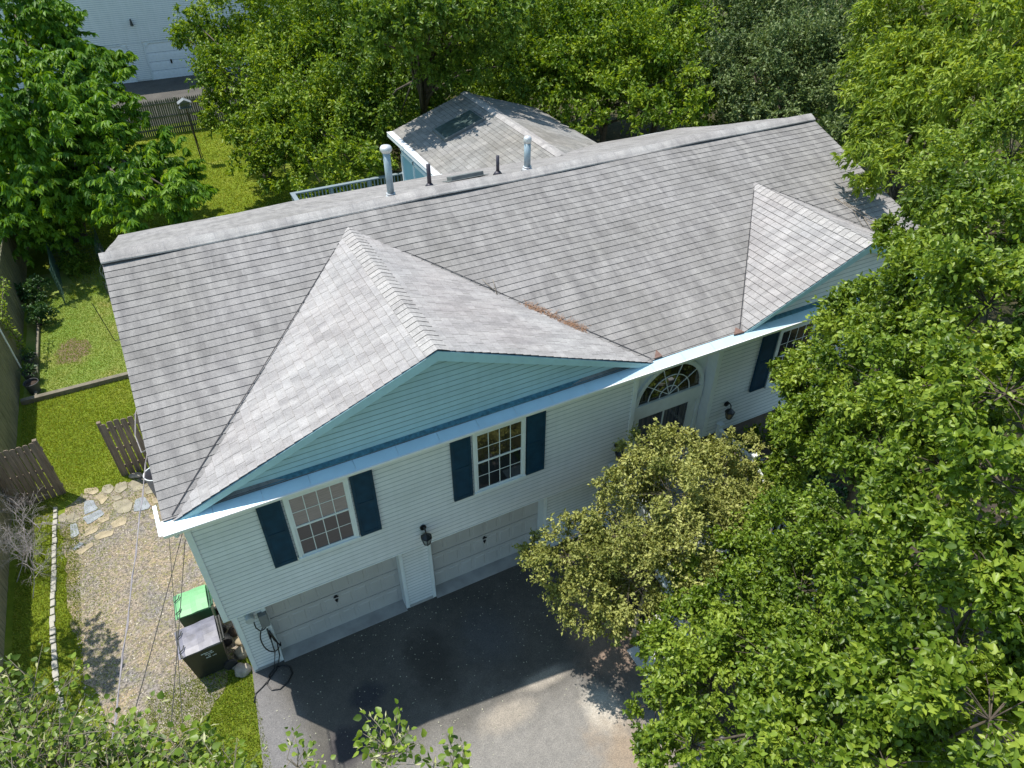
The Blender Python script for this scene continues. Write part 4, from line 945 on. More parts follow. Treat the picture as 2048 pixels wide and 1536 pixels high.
# pots with plants
def leaves_simple(ctr, r, n, L, W_, rng, down=0.2):
    """n diamond leaves in a ball; returns V,F,tint"""
    d = rng.normal(size=(n, 3)); d /= np.linalg.norm(d, axis=1)[:, None]; p = np.array(ctr)+d*r*rng.random((n, 1))**0.5
    return leaf_quads(p, d+np.array([0, 0, -down]), L, W_, rng)
def leaf_quads(P, D, L, W_, rng, tint=None, fold=0.25, upb=1.0, heart=False):
    n = len(P); D = D/np.linalg.norm(D, axis=1)[:, None]
    Nn = rng.normal(size=(n, 3))*0.72; Nn[:, 2] += upb
    Nn -= (Nn*D).sum(1)[:, None]*D; Nn /= np.linalg.norm(Nn, axis=1)[:, None]+1e-9
    Sd = np.cross(D, Nn); l = (L*(0.45+0.95*rng.random(n)))[:, None]; w = l*(W_/L)*(0.85+0.3*rng.random(n))[:, None]
    if tint is None: tint = rng.random(n)
    if heart:
        a = P; b1 = P+D*l*0.02+Sd*w*0.28+Nn*w*fold*.4; b2 = P+D*l*0.38+Sd*w*0.52+Nn*w*fold*.7; t = P+D*l-Nn*l*0.08
        c1 = P+D*l*0.02-Sd*w*0.28+Nn*w*fold*.4; c2 = P+D*l*0.38-Sd*w*0.52+Nn*w*fold*.7; e = P+D*l*0.72
        e1 = P+D*l*0.74+Sd*w*0.30+Nn*w*fold*.3; e2 = P+D*l*0.74-Sd*w*0.30+Nn*w*fold*.3; mid = P+D*l*0.40
        V = np.stack([a, b1, b2, e1, t, e2, c2, c1, mid], 1).reshape(-1, 3); i = np.arange(n)[:, None]*9
        F = np.concatenate([i+np.array([[0, 1, 2, 8]]), i+np.array([[8, 2, 3, 4]]), i+np.array([[0, 8, 6, 7]]), i+np.array([[8, 4, 5, 6]])], 0)
        return V, F, np.repeat(tint, 9)
    a = P; b = P+D*l*0.45+Sd*w*0.5+Nn*w*fold; t = P+D*l-Nn*l*0.10; c_ = P+D*l*0.45-Sd*w*0.5+Nn*w*fold
    V = np.stack([a, b, t, c_], 1).reshape(-1, 3); i = np.arange(n)[:, None]*4
    F = np.concatenate([i+np.array([[0, 1, 2]]), i+np.array([[0, 2, 3]])], 0)
    return V, F, np.repeat(tint, 4)
LM = {}
LM['chestnut'] = leaf_mat("leaf_chestnut", (0.045, 0.12, 0.010), (0.11, 0.24, 0.014), (0.23, 0.38, 0.022), 0.32, 0.5)
LM['lime'] = leaf_mat("leaf_lime", (0.06, 0.13, 0.008), (0.15, 0.25, 0.014), (0.30, 0.40, 0.035), 0.32, 0.5)
LM['mid'] = leaf_mat("leaf_mid", (0.05, 0.11, 0.012), (0.12, 0.21, 0.018), (0.23, 0.33, 0.035), 0.30, 0.5)
LM['dark'] = leaf_mat("leaf_bluish", (0.055, 0.095, 0.025), (0.13, 0.19, 0.055), (0.25, 0.31, 0.12), 0.24, 0.5, (1.2, 1.2, 0.7))
LM['yellow'] = leaf_mat("leaf_yellow_green", (0.10, 0.16, 0.012), (0.21, 0.31, 0.028), (0.37, 0.46, 0.065), 0.34, 0.5)
LM['linden'] = leaf_mat("leaf_linden", (0.06, 0.11, 0.010), (0.14, 0.225, 0.016), (0.31, 0.40, 0.05), 0.32, 0.45, None, 0.45)
LM['olive'] = leaf_mat("leaf_olive", (0.14, 0.165, 0.03), (0.275, 0.295, 0.07), (0.48, 0.49, 0.16), 0.22, 0.55)
LM['bract'] = leaf_mat("linden_bract", (0.42, 0.44, 0.16), (0.55, 0.55, 0.28), (0.65, 0.64, 0.4), 0.35, 0.6)
LM['shrub'] = leaf_mat("leaf_shrub", (0.02, 0.06, 0.02), (0.045, 0.11, 0.03), (0.09, 0.17, 0.045), 0.2, 0.4)
POTS = [(-4.02, 12.66, "round nursery pot nearest the timber beam, by the side fence"), (-4.07, 13.24, "middle nursery pot with a leafy plant by the side fence"), (-4.08, 14.15, "farthest nursery pot, overgrown, by the side fence")]
for i, (x, y, lb) in enumerate(POTS):
    p = empty("plant_pot", (x, y, 0), lb, "plant pot", "nursery pots along the side fence")
    mb = MB(); mb.tube([(0, 0, 0), (0, 0, 0.36)], [0.15, 0.2], 22, cap=False); mb.tube([(0, 0, 0.28), (0, 0, 0.29)], 0.185, 22, mi=1); mb.tube([(0.2*math.cos(a), 0.2*math.sin(a), 0.36) for a in [2*math.pi*k/26 for k in range(27)]], 0.012, 6, cap=False)
    mb.build("pot", [M_['pot'], M_['soil']], p, True)
    if i: V, F, t = leaves_simple((0, 0, 0.42), 0.22, 260, 0.07, 0.03, rng); np_mesh("foliage", V, F, LM['shrub'], t, parent=p)
# garden wire cage and stakes
cg = empty("wire_cage", (-3.1, 18.6, 0), "green wire mesh cage round a vegetable bed under the big left tree", "garden fence")
P0 = [(-3.15, 17.7), (-3.35, 20.6), (-1.7, 20.8), (-1.75, 18.9)]
for (a, b) in zip(P0, P0[1:]):
    mb = MB(); a, b = Vector((*a, 0))-Vector((-3.1, 18.6, 0)), Vector((*b, 0))-Vector((-3.1, 18.6, 0))
    for z in [0.1+0.12*i for i in range(11)]: mb.tube([a+Vector((0, 0, z)), (a+b)/2+Vector((0.02, 0.02, z-0.03)), b+Vector((0, 0, z))], 0.006, 4)
    nn = int((b-a).length/0.14)
    for i in range(nn+1): q_ = a.lerp(b, i/nn); mb.tube([q_, q_+Vector((0, 0, 1.3))], 0.005, 4)
    mb.build("wire_panel", M_['wire'], cg)
    mb = MB(); mb.tube([a, a+Vector((0, 0, 1.45))], 0.02, 6); mb.build("stake", M_['wire'], cg)
nt_ = empty("wire_netting", (-1.75, 17.3, 0), "grey chicken wire netting hanging between stakes by the house corner", "netting")
mb = MB()
for i in range(26):
    for j in range(12):
        y = -1.6+i*0.14; z = 0.2+j*0.11; x = 0.10*math.sin(y*3)+0.06*math.sin(z*7)
        mb.tube([(x+0.25, y, z), (x+0.25+0.01, y+0.07, z+0.055)], 0.004, 3, cap=False); mb.tube([(x+0.25, y+0.14, z), (x+0.26, y+0.07, z+0.055)], 0.004, 3, cap=False)
mb.build("mesh_panel", M_['mesh'], nt_)
for y in (-1.5, 0.1, 1.6): mb = MB(); mb.tube([(0.2, y, 0), (0.22, y, 1.5)], 0.012, 6); mb.build("stake", M_['thin'], nt_)
for loc, top, lb in (((-1.76, 14.5, 0), (-1.95, 14.75, 1.35), "leaning dark metal stake with a bent foot in the garden bed"), ((-1.30, 15.5, 0), (-1.55, 15.8, 1.3), "second dark stake, closer to the roof edge")):
    mb = MB(); v = Vector(top)-Vector(loc); mb.tube([(0.35, -0.1, 0.03), (0.02, 0, 0.02), tuple(v)], 0.013, 6); o = mb.build("garden_stake", M_['thin']); o.location = loc; tag(o, lb, "garden stake")
# bird feeder pole
bp = empty("bird_feeder_pole", (3.15, 29.62, 0), "tall dark pole with a small feeder tray standing in the back lawn", "bird feeder")
mb = MB(); mb.tube([(0, 0, 0), (-0.05, 0, 2.7)], 0.035, 8); mb.tube([(0.1, -0.02, 0), (-0.05, 0, 2.4)], 0.02, 6); mb.build("pole", M_['bark'], bp)
mb = MB(); mb.box(-0.35, 0.2, -0.2, 0.2, 2.7, 2.74); mb.box(-0.3, 0.15, -0.15, 0.15, 2.74, 2.95); mb.prism([(-0.38, -0.22, 2.95), (0.24, -0.22, 2.95), (-0.07, -0.22, 3.12)], (0, 0.44, 0)); mb.build("feeder", simple("feeder_grey", (0.2, 0.22, 0.23), 0.6), bp)
# vine pole on left fence
mb = MB(); mb.tube([(0, 0, 0.35), (0.02, -0.1, 1.9)], 0.022, 8); o = mb.build("garden_pole", M_['metal']); o.location = (-4.30, 13.6, 0); tag(o, "slim white pole leaning on the mossy fence beside the pots", "pole")
vn = empty("climbing_vine", (-4.3, 15.0, 0), "thin vine with small pale leaves climbing the mossy side fence", "vine")
mb = MB(); vp = [(0.0, 0, 0), (0.02, -0.3, 0.7), (0.0, -0.5, 1.3), (0.05, -0.6, 1.9), (0.1, 0.3, 2.05), (0.1, 1.2, 2.1)]; mb.tube(vp, 0.012, 6); mb.build("stem", M_['bark'], vn)
Vs, Fs, Ts = [], [], []; off_ = 0
for a, b in zip(vp, vp[1:]):
    for k in range(5):
        c_ = Vector(a).lerp(Vector(b), k/5); V, F, t = leaves_simple(tuple(c_), 0.13, 16, 0.08, 0.06, rng); Vs.append(V); Fs.append(F+off_); Ts.append(t); off_ += len(V)
np_mesh("foliage", np.concatenate(Vs), np.concatenate(Fs), LM['yellow'], np.concatenate(Ts), parent=vn)
# overhead cables
def cat(p, q_, sag, n=26): 
    p, q_ = Vector(p), Vector(q_); return [p.lerp(q_, i/n)-Vector((0, 0, sag*4*(i/n)*(1-i/n))) for i in range(n+1)]
cabs = [((-0.22, 1.5, 5.45), (-1.39, -9.3, 7.1), 0.006, 0.10, 'cable', "thick pale twisted service cable running from the roof edge over the gravel"),
        ((-0.19, -0.15, 5.02), (-0.23, -8.4, 7.0), 0.0045, 0.06, 'thin', "thin dark wire hanging from the gutter corner, rightmost of three"),
        ((-0.02, -0.02, 4.75), (-0.8, -8.4, 7.1), 0.0055, 0.08, 'thin', "thin dark wire from the corner post, middle of three"),
        ((-0.02, -0.02, 4.9), (-1.15, -6.6, 7.1), 0.0055, 0.05, 'thin', "thin dark wire slanting left from the corner post over the gravel")]
for a, b, r, sg, mt, lb in cabs:
    mb = MB(); pts_ = cat(a, b, sg); pts_ = [p-pts_[0] for p in pts_]; mb.tube(pts_, r, 5)
    if mt == 'cable':
        tw = [p+Vector((0.014*math.cos(i*2.1), 0, 0.014*math.sin(i*2.1))) for i, p in enumerate(pts_)]; mb.tube(tw, 0.006, 5)
        mb.tube([(0, 0, 0), (-0.12, 0.15, -0.15), (-0.16, 0.5, -0.05), (-0.08, 0.9, 0.1), (0, 1.1, 0.15)], 0.010, 5); mb.tube([(0, 0, 0), (-0.05, 0.3, -0.25), (-0.03, 0.7, -0.1), (0.02, 1.0, 0.1)], 0.007, 5)
    o = mb.build("overhead_cable", M_[mt]); o.location = a; tag(o, lb, "cable")

# ================================================================== NEIGHBOUR HOUSE
nb = empty("neighbor_house", (2, 50, 0), "pale blue neighbouring house with white garage doors beyond the back fence", "house")
NO = (2, 50, 0); NY = 46.5
mb = MB(); mb.box(-12, 16, NY+0.02, 56, -0.1, 9.4)
mb.build("wall", M_['nb'], nb, off=NO)
mb = MB(); doors = [(2.45, 5.15), (-1.2, 1.35)]
segs = [(-12, -1.3), (1.45, 2.35), (5.25, 16)]
for a, b in segs: siding(mb, a, b, NY, 0.1, 2.35, 0.115)
siding(mb, -12, 16, NY, 2.35, 9.3, 0.115)
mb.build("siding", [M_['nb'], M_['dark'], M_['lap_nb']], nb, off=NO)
for a, b in doors:
    mb = MB()
    mb.box(a, b, NY-0.012, NY+0.01, 0.0, 2.2)
    for r in range(4):
        for c_ in range(8):
            xa = a+0.1+c_*(b-a-0.2)/8+0.04; xb = xa+(b-a-0.2)/8-0.08; mb.box(xa, xb, NY-0.024, NY-0.012, r*0.55+0.14, r*0.55+0.42)
        if r: mb.box(a, b, NY-0.016, NY-0.012, r*0.55-0.012, r*0.55+0.012, 1)
    g = mb.build("garage_door", [M_['nbdoor'], simple("groove", (0.3, 0.35, 0.42), 0.7)], nb, off=NO)
    mb = MB(); xm = (a+b)/2; mb.box(xm-0.05, xm+0.05, NY-0.06, NY-0.02, 0.9, 1.15); mb.build("handle", M_['black'], g, off=NO)
    mb = MB(); w = 0.09; y0, y1 = NY-0.05, NY
    mb.box(a-w, a, y0, y1, 0, 1.95); mb.box(b, b+w, y0, y1, 0, 1.95); mb.box(a+0.3, b-0.3, y0, y1, 2.22, 2.32)
    for x_, sg in ((a, 1), (b, -1)):
        mb.prism([(x_-sg*w, y0, 1.95), (x_, y0, 1.95), (x_+sg*0.3, y0, 2.22), (x_+sg*0.3, y0, 2.32)], (0, 0.05, 0)); mb.prism([(x_, y0+0.01, 1.95), (x_+sg*0.3, y0+0.01, 2.22), (x_, y0+0.01, 2.22)], (0, 0.04, 0))
    mb.build("door_trim", M_['trim'], nb, off=NO)
mb = MB(); mb.tube([(2.1, NY, 3.6), (2.1, NY-0.15, 3.7)], 0.05, 8); mb.tube([(2.1, NY-0.15, 3.7), (2.1, NY-0.15, 3.35)], [0.04, 0.1], 8); mb.build("wall_lantern", M_['black'], nb, off=NO)
mb = MB(); mb.prism([(-12.4, NY-0.5, 9.3), (-12.4, 51.3, 11.8), (-12.4, 56.5, 9.3)], (28.8, 0, 0)); mb.build("roof", M_['shingle'], nb, off=NO)

# ================================================================== TREES
def sphere_dirs(n, rng, zmin=-1.0):
    out = []
    tot = 0
    while tot < n:
        d = rng.normal(size=(n*2, 3)); d /= np.linalg.norm(d, axis=1)[:, None]; d = d[d[:, 2] > zmin]; out.append(d); tot += len(d)
    return np.concatenate(out)[:n]
RS = 0.86
def crown(lobes, L, W_, style, rng, dens=1.0, nsub=None, droop=0.25, twl=1.0, nl=9):
    Vs, Fs, Ts = [], [], []; off_ = 0; subs = []
    for (x, y, z, r) in lobes:
        r = r*RS
        ns = nsub or int(14+10*r)
        dirs = sphere_dirs(ns, rng, -0.75)
        rad = r*(0.45+0.62*rng.random(ns)**0.7)
        cen = np.array([x, y, z])+dirs*rad[:, None]*np.array([1, 1, 0.85])
        rs = r*0.35*(0.7+0.6*rng.random(ns))
        subs.append((np.array([x, y, z]), cen))
        area = 4*math.pi*r*r
        nleaf = dens*area*1.25/(L*W_)
        if style == 'palm': nleaf /= 4.5
        ntw = max(3, int(nleaf/ns/nl))
        for c_, rr, dd in zip(cen, rs, dirs):
            tone = rng.normal()*0.19+0.47
            st = c_+rng.normal(size=(ntw, 3))*rr*0.30
            d = dd*0.9+rng.normal(size=(ntw, 3))*0.75+np.array([0, 0, 0.18]); d /= np.linalg.norm(d, axis=1)[:, None]
            ln = rr*(0.6+0.8*rng.random(ntw))*twl
            t = (np.arange(nl)+rng.random((ntw, nl)))/nl
            P = st[:, None, :]+d[:, None, :]*(ln[:, None]*t)[:, :, None]; P[:, :, 2] -= droop*0.5*(ln[:, None]*t**2)
            P = P.reshape(-1, 3); Dl = np.repeat(d, nl, 0)*0.55+rng.normal(size=(len(P), 3))*0.6; Dl[:, 2] -= droop
            tint = np.clip(tone+rng.normal(size=len(P))*0.2+0.12*np.tile(t.mean(0), ntw), 0, 1)
            if style == 'palm':
                n = len(P); k = 6; az0 = rng.random(n)*6.28
                PP = np.repeat(P, k, 0); ang = np.repeat(az0, k)+np.tile(np.arange(k)*2*math.pi/6.5, n)
                ax = np.repeat(dd[None, :]*0.35, n*k, 0)
                DD = np.stack([np.cos(ang), np.sin(ang), -0.75-0.35*rng.random(n*k)], 1)+ax
                V, F, T_ = leaf_quads(PP, DD, L, W_, rng, np.repeat(tint, k), 0.2, 1.2)
            else:
                V, F, T_ = leaf_quads(P, Dl, L, W_, rng, tint, 0.34, 0.75, heart=(style == 'heart'))
            Vs.append(V); Fs.append(F+off_); Ts.append(T_); off_ += len(V)
    return np.concatenate(Vs), np.concatenate(Fs), np.concatenate(Ts), subs
def tree(name, base, lobes, style, mat, L, W_, label, cat, group=None, dens=1.0, trunk_r=0.2, fork=0.35, twigs=False, bark=None, droop=0.25, seed=1, twig_mat=None, nl=9, twl=1.0, kids=("crown", "trunk")):
    r_ = np.random.default_rng(seed)
    root = empty(name, (base[0], base[1], 0), label, cat, group)
    off = (base[0], base[1], 0)
    V, F, T_, subs = crown(lobes, L, W_, style, r_, dens, droop=droop, nl=nl, twl=twl)
    np_mesh(kids[0], V, F, mat, T_, parent=root, off=off)
    mb = MB(); B = Vector((base[0], base[1], 0)); mz = sum(l[2] for l in lobes)/len(lobes)
    cm = Vector((sum(l[0] for l in lobes)/len(lobes), sum(l[1] for l in lobes)/len(lobes), mz))
    fk = B.lerp(cm, fork); fk.z = mz*fork
    mb.tube([B-Vector((0, 0, 0.1)), B.lerp(fk, 0.15)+Vector((0, 0, .1)), fk], [trunk_r*1.35, trunk_r, trunk_r*0.8], 10)
    top = Vector((cm.x, cm.y, mz*0.95)); md = fk.lerp(top, 0.5)+Vector((random.uniform(-.2, .2), random.uniform(-.2, .2), 0)); mb.tube([fk, md, top], [trunk_r*0.8, trunk_r*0.5, trunk_r*0.2], 8)
    for cen, cs in subs:
        c_ = Vector(cen); st = fk.lerp(top, random.uniform(0.3, 0.95)); mid = st.lerp(c_, 0.5)+Vector((0, 0, (c_-st).length*0.10))
        mb.tube([st, mid, c_], [trunk_r*0.28, trunk_r*0.17, trunk_r*0.08], 6)
        if twigs:
            for q in cs: q = Vector(q); mb.tube([c_, c_.lerp(q, 0.55)+Vector((0, 0, .04)), q, q+(q-c_)*0.35], [trunk_r*0.065, trunk_r*0.045, trunk_r*0.03, 0.002], 4, cap=False)
    mb.build(kids[1], bark or M_['bark'], root, True, off)
    return root
A = [[-2.12,27.0,7.63,2.17],[-1.48,25.0,5.83,2.2],[-2.81,23.0,5.08,3.02],[-0.43,23.0,5.01,1.73],[0.17,22.0,3.81,1.81],[-1.53,21.0,3.67,2.65],[1.21,20.0,3.15,1.39],[-3.88,22.0,2.6,2.32],[-2.6,21.5,1.54,1.43],[0.45,17.0,3.5,1.45],[1.6,16.5,3.55,0.8],[0.7,25.0,6.03,0.68],[-3.77,22.0,1.58,1.64],[-3.72,25.0,3.29,2.75],[-0.44,20.0,3.08,1.72],[-1.78,27.0,6.71,1.8]]
B1 = [[5.66,28.52,6.48,2.01],[3.72,26.63,6.32,0.66],[4.16,26.71,6.93,0.66],[5.35,25.14,4.97,1.85],[4.08,23.95,3.91,1.01],[7.8,26.14,6.5,2.8],[7.32,22.73,4.9,2.56],[5.14,21.58,3.43,1.36],[4.23,20.45,2.94,0.77],[7.04,19.24,3.76,1.59],[8.5,20.31,4.78,1.75],[5.54,19.62,2.59,1.08],[6.39,17.4,2.84,1.01],[7.66,16.82,3.48,1.09],[6.7,20.58,4.38,1.75],[9.61,23.51,5.84,2.16],[8.27,15.66,3.78,0.57]]
B2 = [[10.58,23.43,6.73,2.88],[10.36,20.01,5.56,2.19],[12.81,20.54,6.86,2.49],[11.51,18.57,5.76,1.27],[14.15,18.9,7.04,2.19],[13.72,16.1,6.42,1.51],[8.99,18.9,4.14,1.06],[9.87,17.73,4.72,0.82],[8.7,13.5,8.7,0.8],[9.5,14.3,9.0,0.9],[8.5,14.6,8.7,0.9],[10.2,15.4,9.0,0.9],[11.6,15.1,8.9,0.9],[9.9,13.6,8.9,0.5],[9.0,13.0,8.4,0.45],[10.6,14.4,8.8,0.6],[9.0,15.2,8.8,0.8],[11.0,13.9,9.0,0.5],[12.2,14.2,9.0,0.7],[8.2,13.9,8.2,0.5],[12.9,13.6,9.2,0.5],[10.59,16.0,7.21,1.34],[11.17,14.57,6.9,0.83],[9.59,16.52,7.92,1.14],[12.34,14.84,7.81,1.12],[9.0,14.17,8.62,0.69],[9.59,13.51,9.02,0.85],[10.43,13.64,8.65,0.78],[8.34,13.94,9.05,0.68],[11.01,13.42,8.77,0.69],[12.2,13.41,8.67,0.88],[9.5,14.38,7.89,0.62]]
B3 = [[15.99,17.99,7.2,2.41],[15.21,14.63,6.24,1.38],[17.58,15.76,6.94,2.33],[16.4,13.1,5.78,1.26],[20.31,16.37,7.09,2.49],[18.74,13.34,5.94,1.64],[14.66,12.27,5.48,0.73],[16.63,11.56,5.56,0.84],[18.06,11.04,5.5,0.86],[17.59,14.3,6.2,1.64],[14.89,15.93,5.97,1.23],[16.24,15.33,6.65,1.43]]
B4 = [[22.75,15.6,6.82,2.33],[21.71,12.24,6.36,1.91],[19.97,12.22,5.7,1.43],[24.95,13.56,7.16,2.56],[22.92,10.91,6.18,1.91],[24.67,10.75,7.03,1.75],[23.05,9.01,5.78,1.33],[21.0,9.69,5.54,0.99],[21.69,7.09,5.19,1.05],[20.04,10.56,5.26,0.79]]
C_ = [[21.9,6.55,8.71,1.74],[21.89,4.88,9.01,2.12],[20.94,2.59,9.18,1.95],[20.59,5.36,7.62,1.3],[20.02,3.52,7.76,1.71],[19.04,1.37,8.22,1.41],[18.75,3.96,6.78,0.87],[18.57,2.5,7.0,1.06],[15.98,2.19,7.11,0.52],[16.11,1.94,6.65,0.28],[17.3,2.2,6.9,0.52]]
D1 = [[14.94,-1.5,8.6,1.14],[13.31,-1.75,8.4,0.83],[11.82,-3.23,8.6,0.9],[12.23,-2.25,7.8,0.59],[11.31,-3.02,7.6,0.77],[10.07,-4.51,8.6,0.84],[11.7,-2.14,6.4,0.75],[11.88,-1.48,5.2,0.77],[11.33,-1.81,4.7,0.68],[10.2,-3.43,6.6,0.83],[9.03,-4.95,8.0,0.79],[8.58,-5.76,8.6,0.65],[10.71,-2.77,4.7,0.75],[9.71,-4.23,6.0,0.76],[8.38,-5.6,7.5,0.72],[7.36,-6.6,8.6,0.56],[11.12,-1.84,3.9,0.48],[10.97,-2.83,5.0,0.79],[11.22,-3.07,7.0,0.74],[11.79,-3.18,8.0,0.73],[11.37,-0.79,4.6,0.24],[13.27,-1.04,7.3,0.44],[11.44,-1.21,2.6,0.58],[11.71,-1.34,3.4,0.48],[11.11,-1.81,2.3,0.52],[11.16,-2.17,3.2,0.55]]
D2 = [[8.34,-3.75,3.5,0.69],[9.0,-3.92,4.1,0.73],[7.51,-3.57,3.1,0.6],[6.82,-4.06,3.0,0.62],[7.15,-4.6,4.0,0.75],[7.91,-4.89,4.5,0.74],[8.69,-4.86,5.4,0.69],[6.38,-4.29,2.5,0.41],[6.16,-5.22,3.8,0.72],[6.76,-5.55,4.5,0.69],[7.31,-5.77,5.0,0.6],[5.56,-4.86,3.0,0.32],[5.11,-5.54,3.5,0.39],[6.6,-3.65,2.2,0.36],[9.65,-2.43,2.6,0.58],[11.1,-1.86,2.2,0.63],[8.57,-4.01,3.8,0.64],[6.63,-4.99,3.6,0.66],[6.72,-6.09,5.0,0.65]]
D3 = [[7.61,-6.22,7.0,0.66],[6.99,-7.03,8.0,0.62],[7.54,-6.21,6.0,0.63],[6.71,-7.19,7.3,0.64],[6.46,-6.6,5.6,0.61],[6.28,-7.22,6.6,0.6],[6.14,-7.81,7.5,0.59],[5.21,-5.87,4.2,0.47],[5.64,-6.27,4.8,0.59],[5.66,-6.94,5.6,0.51],[5.64,-7.53,6.6,0.46]]
E_ = [[5.81,-1.85,3.0,0.7],[6.21,-1.59,3.2,0.39],[5.96,-2.5,2.6,0.67],[6.53,-2.76,3.0,0.73],[6.78,-2.23,3.5,0.69],[7.38,-2.85,3.3,0.79],[6.07,-2.88,2.2,0.33],[7.76,-2.07,3.9,0.89],[7.05,-1.44,3.9,0.35],[7.89,-1.1,4.0,0.58],[8.65,-1.34,4.0,0.51],[9.05,-1.95,3.7,0.6],[8.53,-2.68,3.3,0.68],[9.8,-1.53,3.6,0.47],[9.88,-1.99,3.2,0.42],[9.42,-2.28,3.0,0.52],[5.51,-1.55,2.9,0.38]]
F_ = [[-1.23,-4.14,7.3,0.39],[-0.79,-4.71,7.4,0.34],[-0.37,-4.99,7.5,0.25],[-1.07,-4.71,7.3,0.43],[0.12,-5.22,7.6,0.18],[0.39,-5.55,7.7,0.18],[0.91,-5.68,7.8,0.11],[1.53,-5.94,7.8,0.17],[1.93,-6.26,7.8,0.13],[-0.14,-5.29,7.5,0.29],[-1.27,-3.73,7.3,0.16]]
RS = 0.86
tree("chestnut_tree", (-2.6, 23.2), A, 'palm', LM['chestnut'], 0.225, 0.095, "big dark green tree with drooping hand-shaped leaves at the left of the yard", "tree", dens=2.6, trunk_r=0.28, droop=0.35, seed=11)
RS = 0.86
tree("leafy_tree", (5.6, 26.0), B1, 'simple', LM['lime'], 0.155, 0.082, "yellow-green tree behind the deck, left of the sunroom", "tree", "trees behind the house", dens=1.9, trunk_r=0.22, seed=12)
tree("leafy_tree", (11.2, 21.0), B2, 'simple', LM['mid'], 0.15, 0.08, "mid green tree overhanging the sunroom roof", "tree", "trees behind the house", dens=1.9, trunk_r=0.22, seed=13)
tree("leafy_tree", (17.5, 15.6), B3, 'simple', LM['lime'], 0.15, 0.08, "bright green tree right of the sunroom above the main ridge", "tree", "trees behind the house", dens=1.9, trunk_r=0.2, seed=14)
tree("leafy_tree", (22.6, 11.6), B4, 'simple', LM['dark'], 0.13, 0.07, "dull bluish green tree beyond the right end of the ridge", "tree", "trees behind the house", dens=1.9, trunk_r=0.2, seed=15)
tree("leafy_tree", (20.2, 3.6), C_, 'simple', LM['yellow'], 0.17, 0.06, "pale yellow-green tree whose branch hangs over the right roof end", "tree", dens=2.0, trunk_r=0.2, seed=16, droop=0.6)
RS = 0.95
tree("linden_tree", (11.4, -3.6), D1, 'heart', LM['linden'], 0.072, 0.043, "tall leafy linden in front of the right part of the house", "tree", dens=2.9, trunk_r=0.16, twigs=True, seed=17, nl=8)
tree("linden_tree", (7.9, -5.0), D2, 'heart', LM['linden'], 0.062, 0.038, "low dense leafy tree beside the olive shrub and the driveway", "tree", dens=2.3, trunk_r=0.10, twigs=True, seed=18, nl=8)
tree("linden_tree", (6.9, -7.6), D3, 'heart', LM['linden'], 0.072, 0.046, "large-leaved linden in the lower right corner, closest to the viewer", "tree", dens=2.9, trunk_r=0.12, twigs=True, seed=19, nl=8)
tree("holly_shrub", (7.3, -2.3), E_, 'simple', LM['olive'], 0.06, 0.036, "tall olive-yellow shrub with pale bare twigs in front of the entry", "shrub", dens=1.75, trunk_r=0.05, twigs=True, bark=M_['twig'], seed=20, fork=0.2, kids=("foliage", "stem"))
BK = [[10.87,33.36,4.17,4.3],[16.35,29.57,4.36,4.45],[21.07,25.03,4.53,4.24],[25.61,21.89,4.46,3.96],[28.1,17.0,4.99,3.76],[29.3,12.43,5.05,2.8]]
BK2 = [[12.6,27.2,2.09,2.6],[16.39,22.45,3.14,2.8],[24.95,16.68,3.5,2.03],[26.4,12.18,3.68,1.68]]
for i, (l, lb) in enumerate(zip(BK, ("farther tree filling the gap behind the deck", "farther tree behind the sunroom, in the middle of the back row", "farther tree behind the bright one right of the sunroom", "farther tree behind the main ridge, right of the middle", "farther tree behind the bluish one", "rightmost tree of the far back row"))):
    x, y, z, r = l; tree("leafy_tree", (x, y+0.5), [[x, y, z, r*0.8], [x+r*0.5, y+0.5, z-1.2, r*0.6], [x-r*0.5, y+0.3, z-0.8, r*0.6]], 'simple', LM['mid' if i < 4 else 'dark'], 0.26, 0.14, lb, "tree", "trees behind the house", dens=1.5, trunk_r=0.2, seed=70+i)
for i, (l, lb) in enumerate(zip(BK2, ("low thicket behind the sunroom's left corner", "low thicket right behind the sunroom", "low thicket under the bluish tree", "low thicket at the right roof end"))):
    x, y, z, r = l; tree("thicket", (x, y), [[x, y, z*0.8, r*0.9], [x+r*0.6, y, z*0.5, r*0.6]], 'simple', LM['mid'], 0.2, 0.11, lb, "shrub", None, dens=1.4, trunk_r=0.08, seed=90+i)
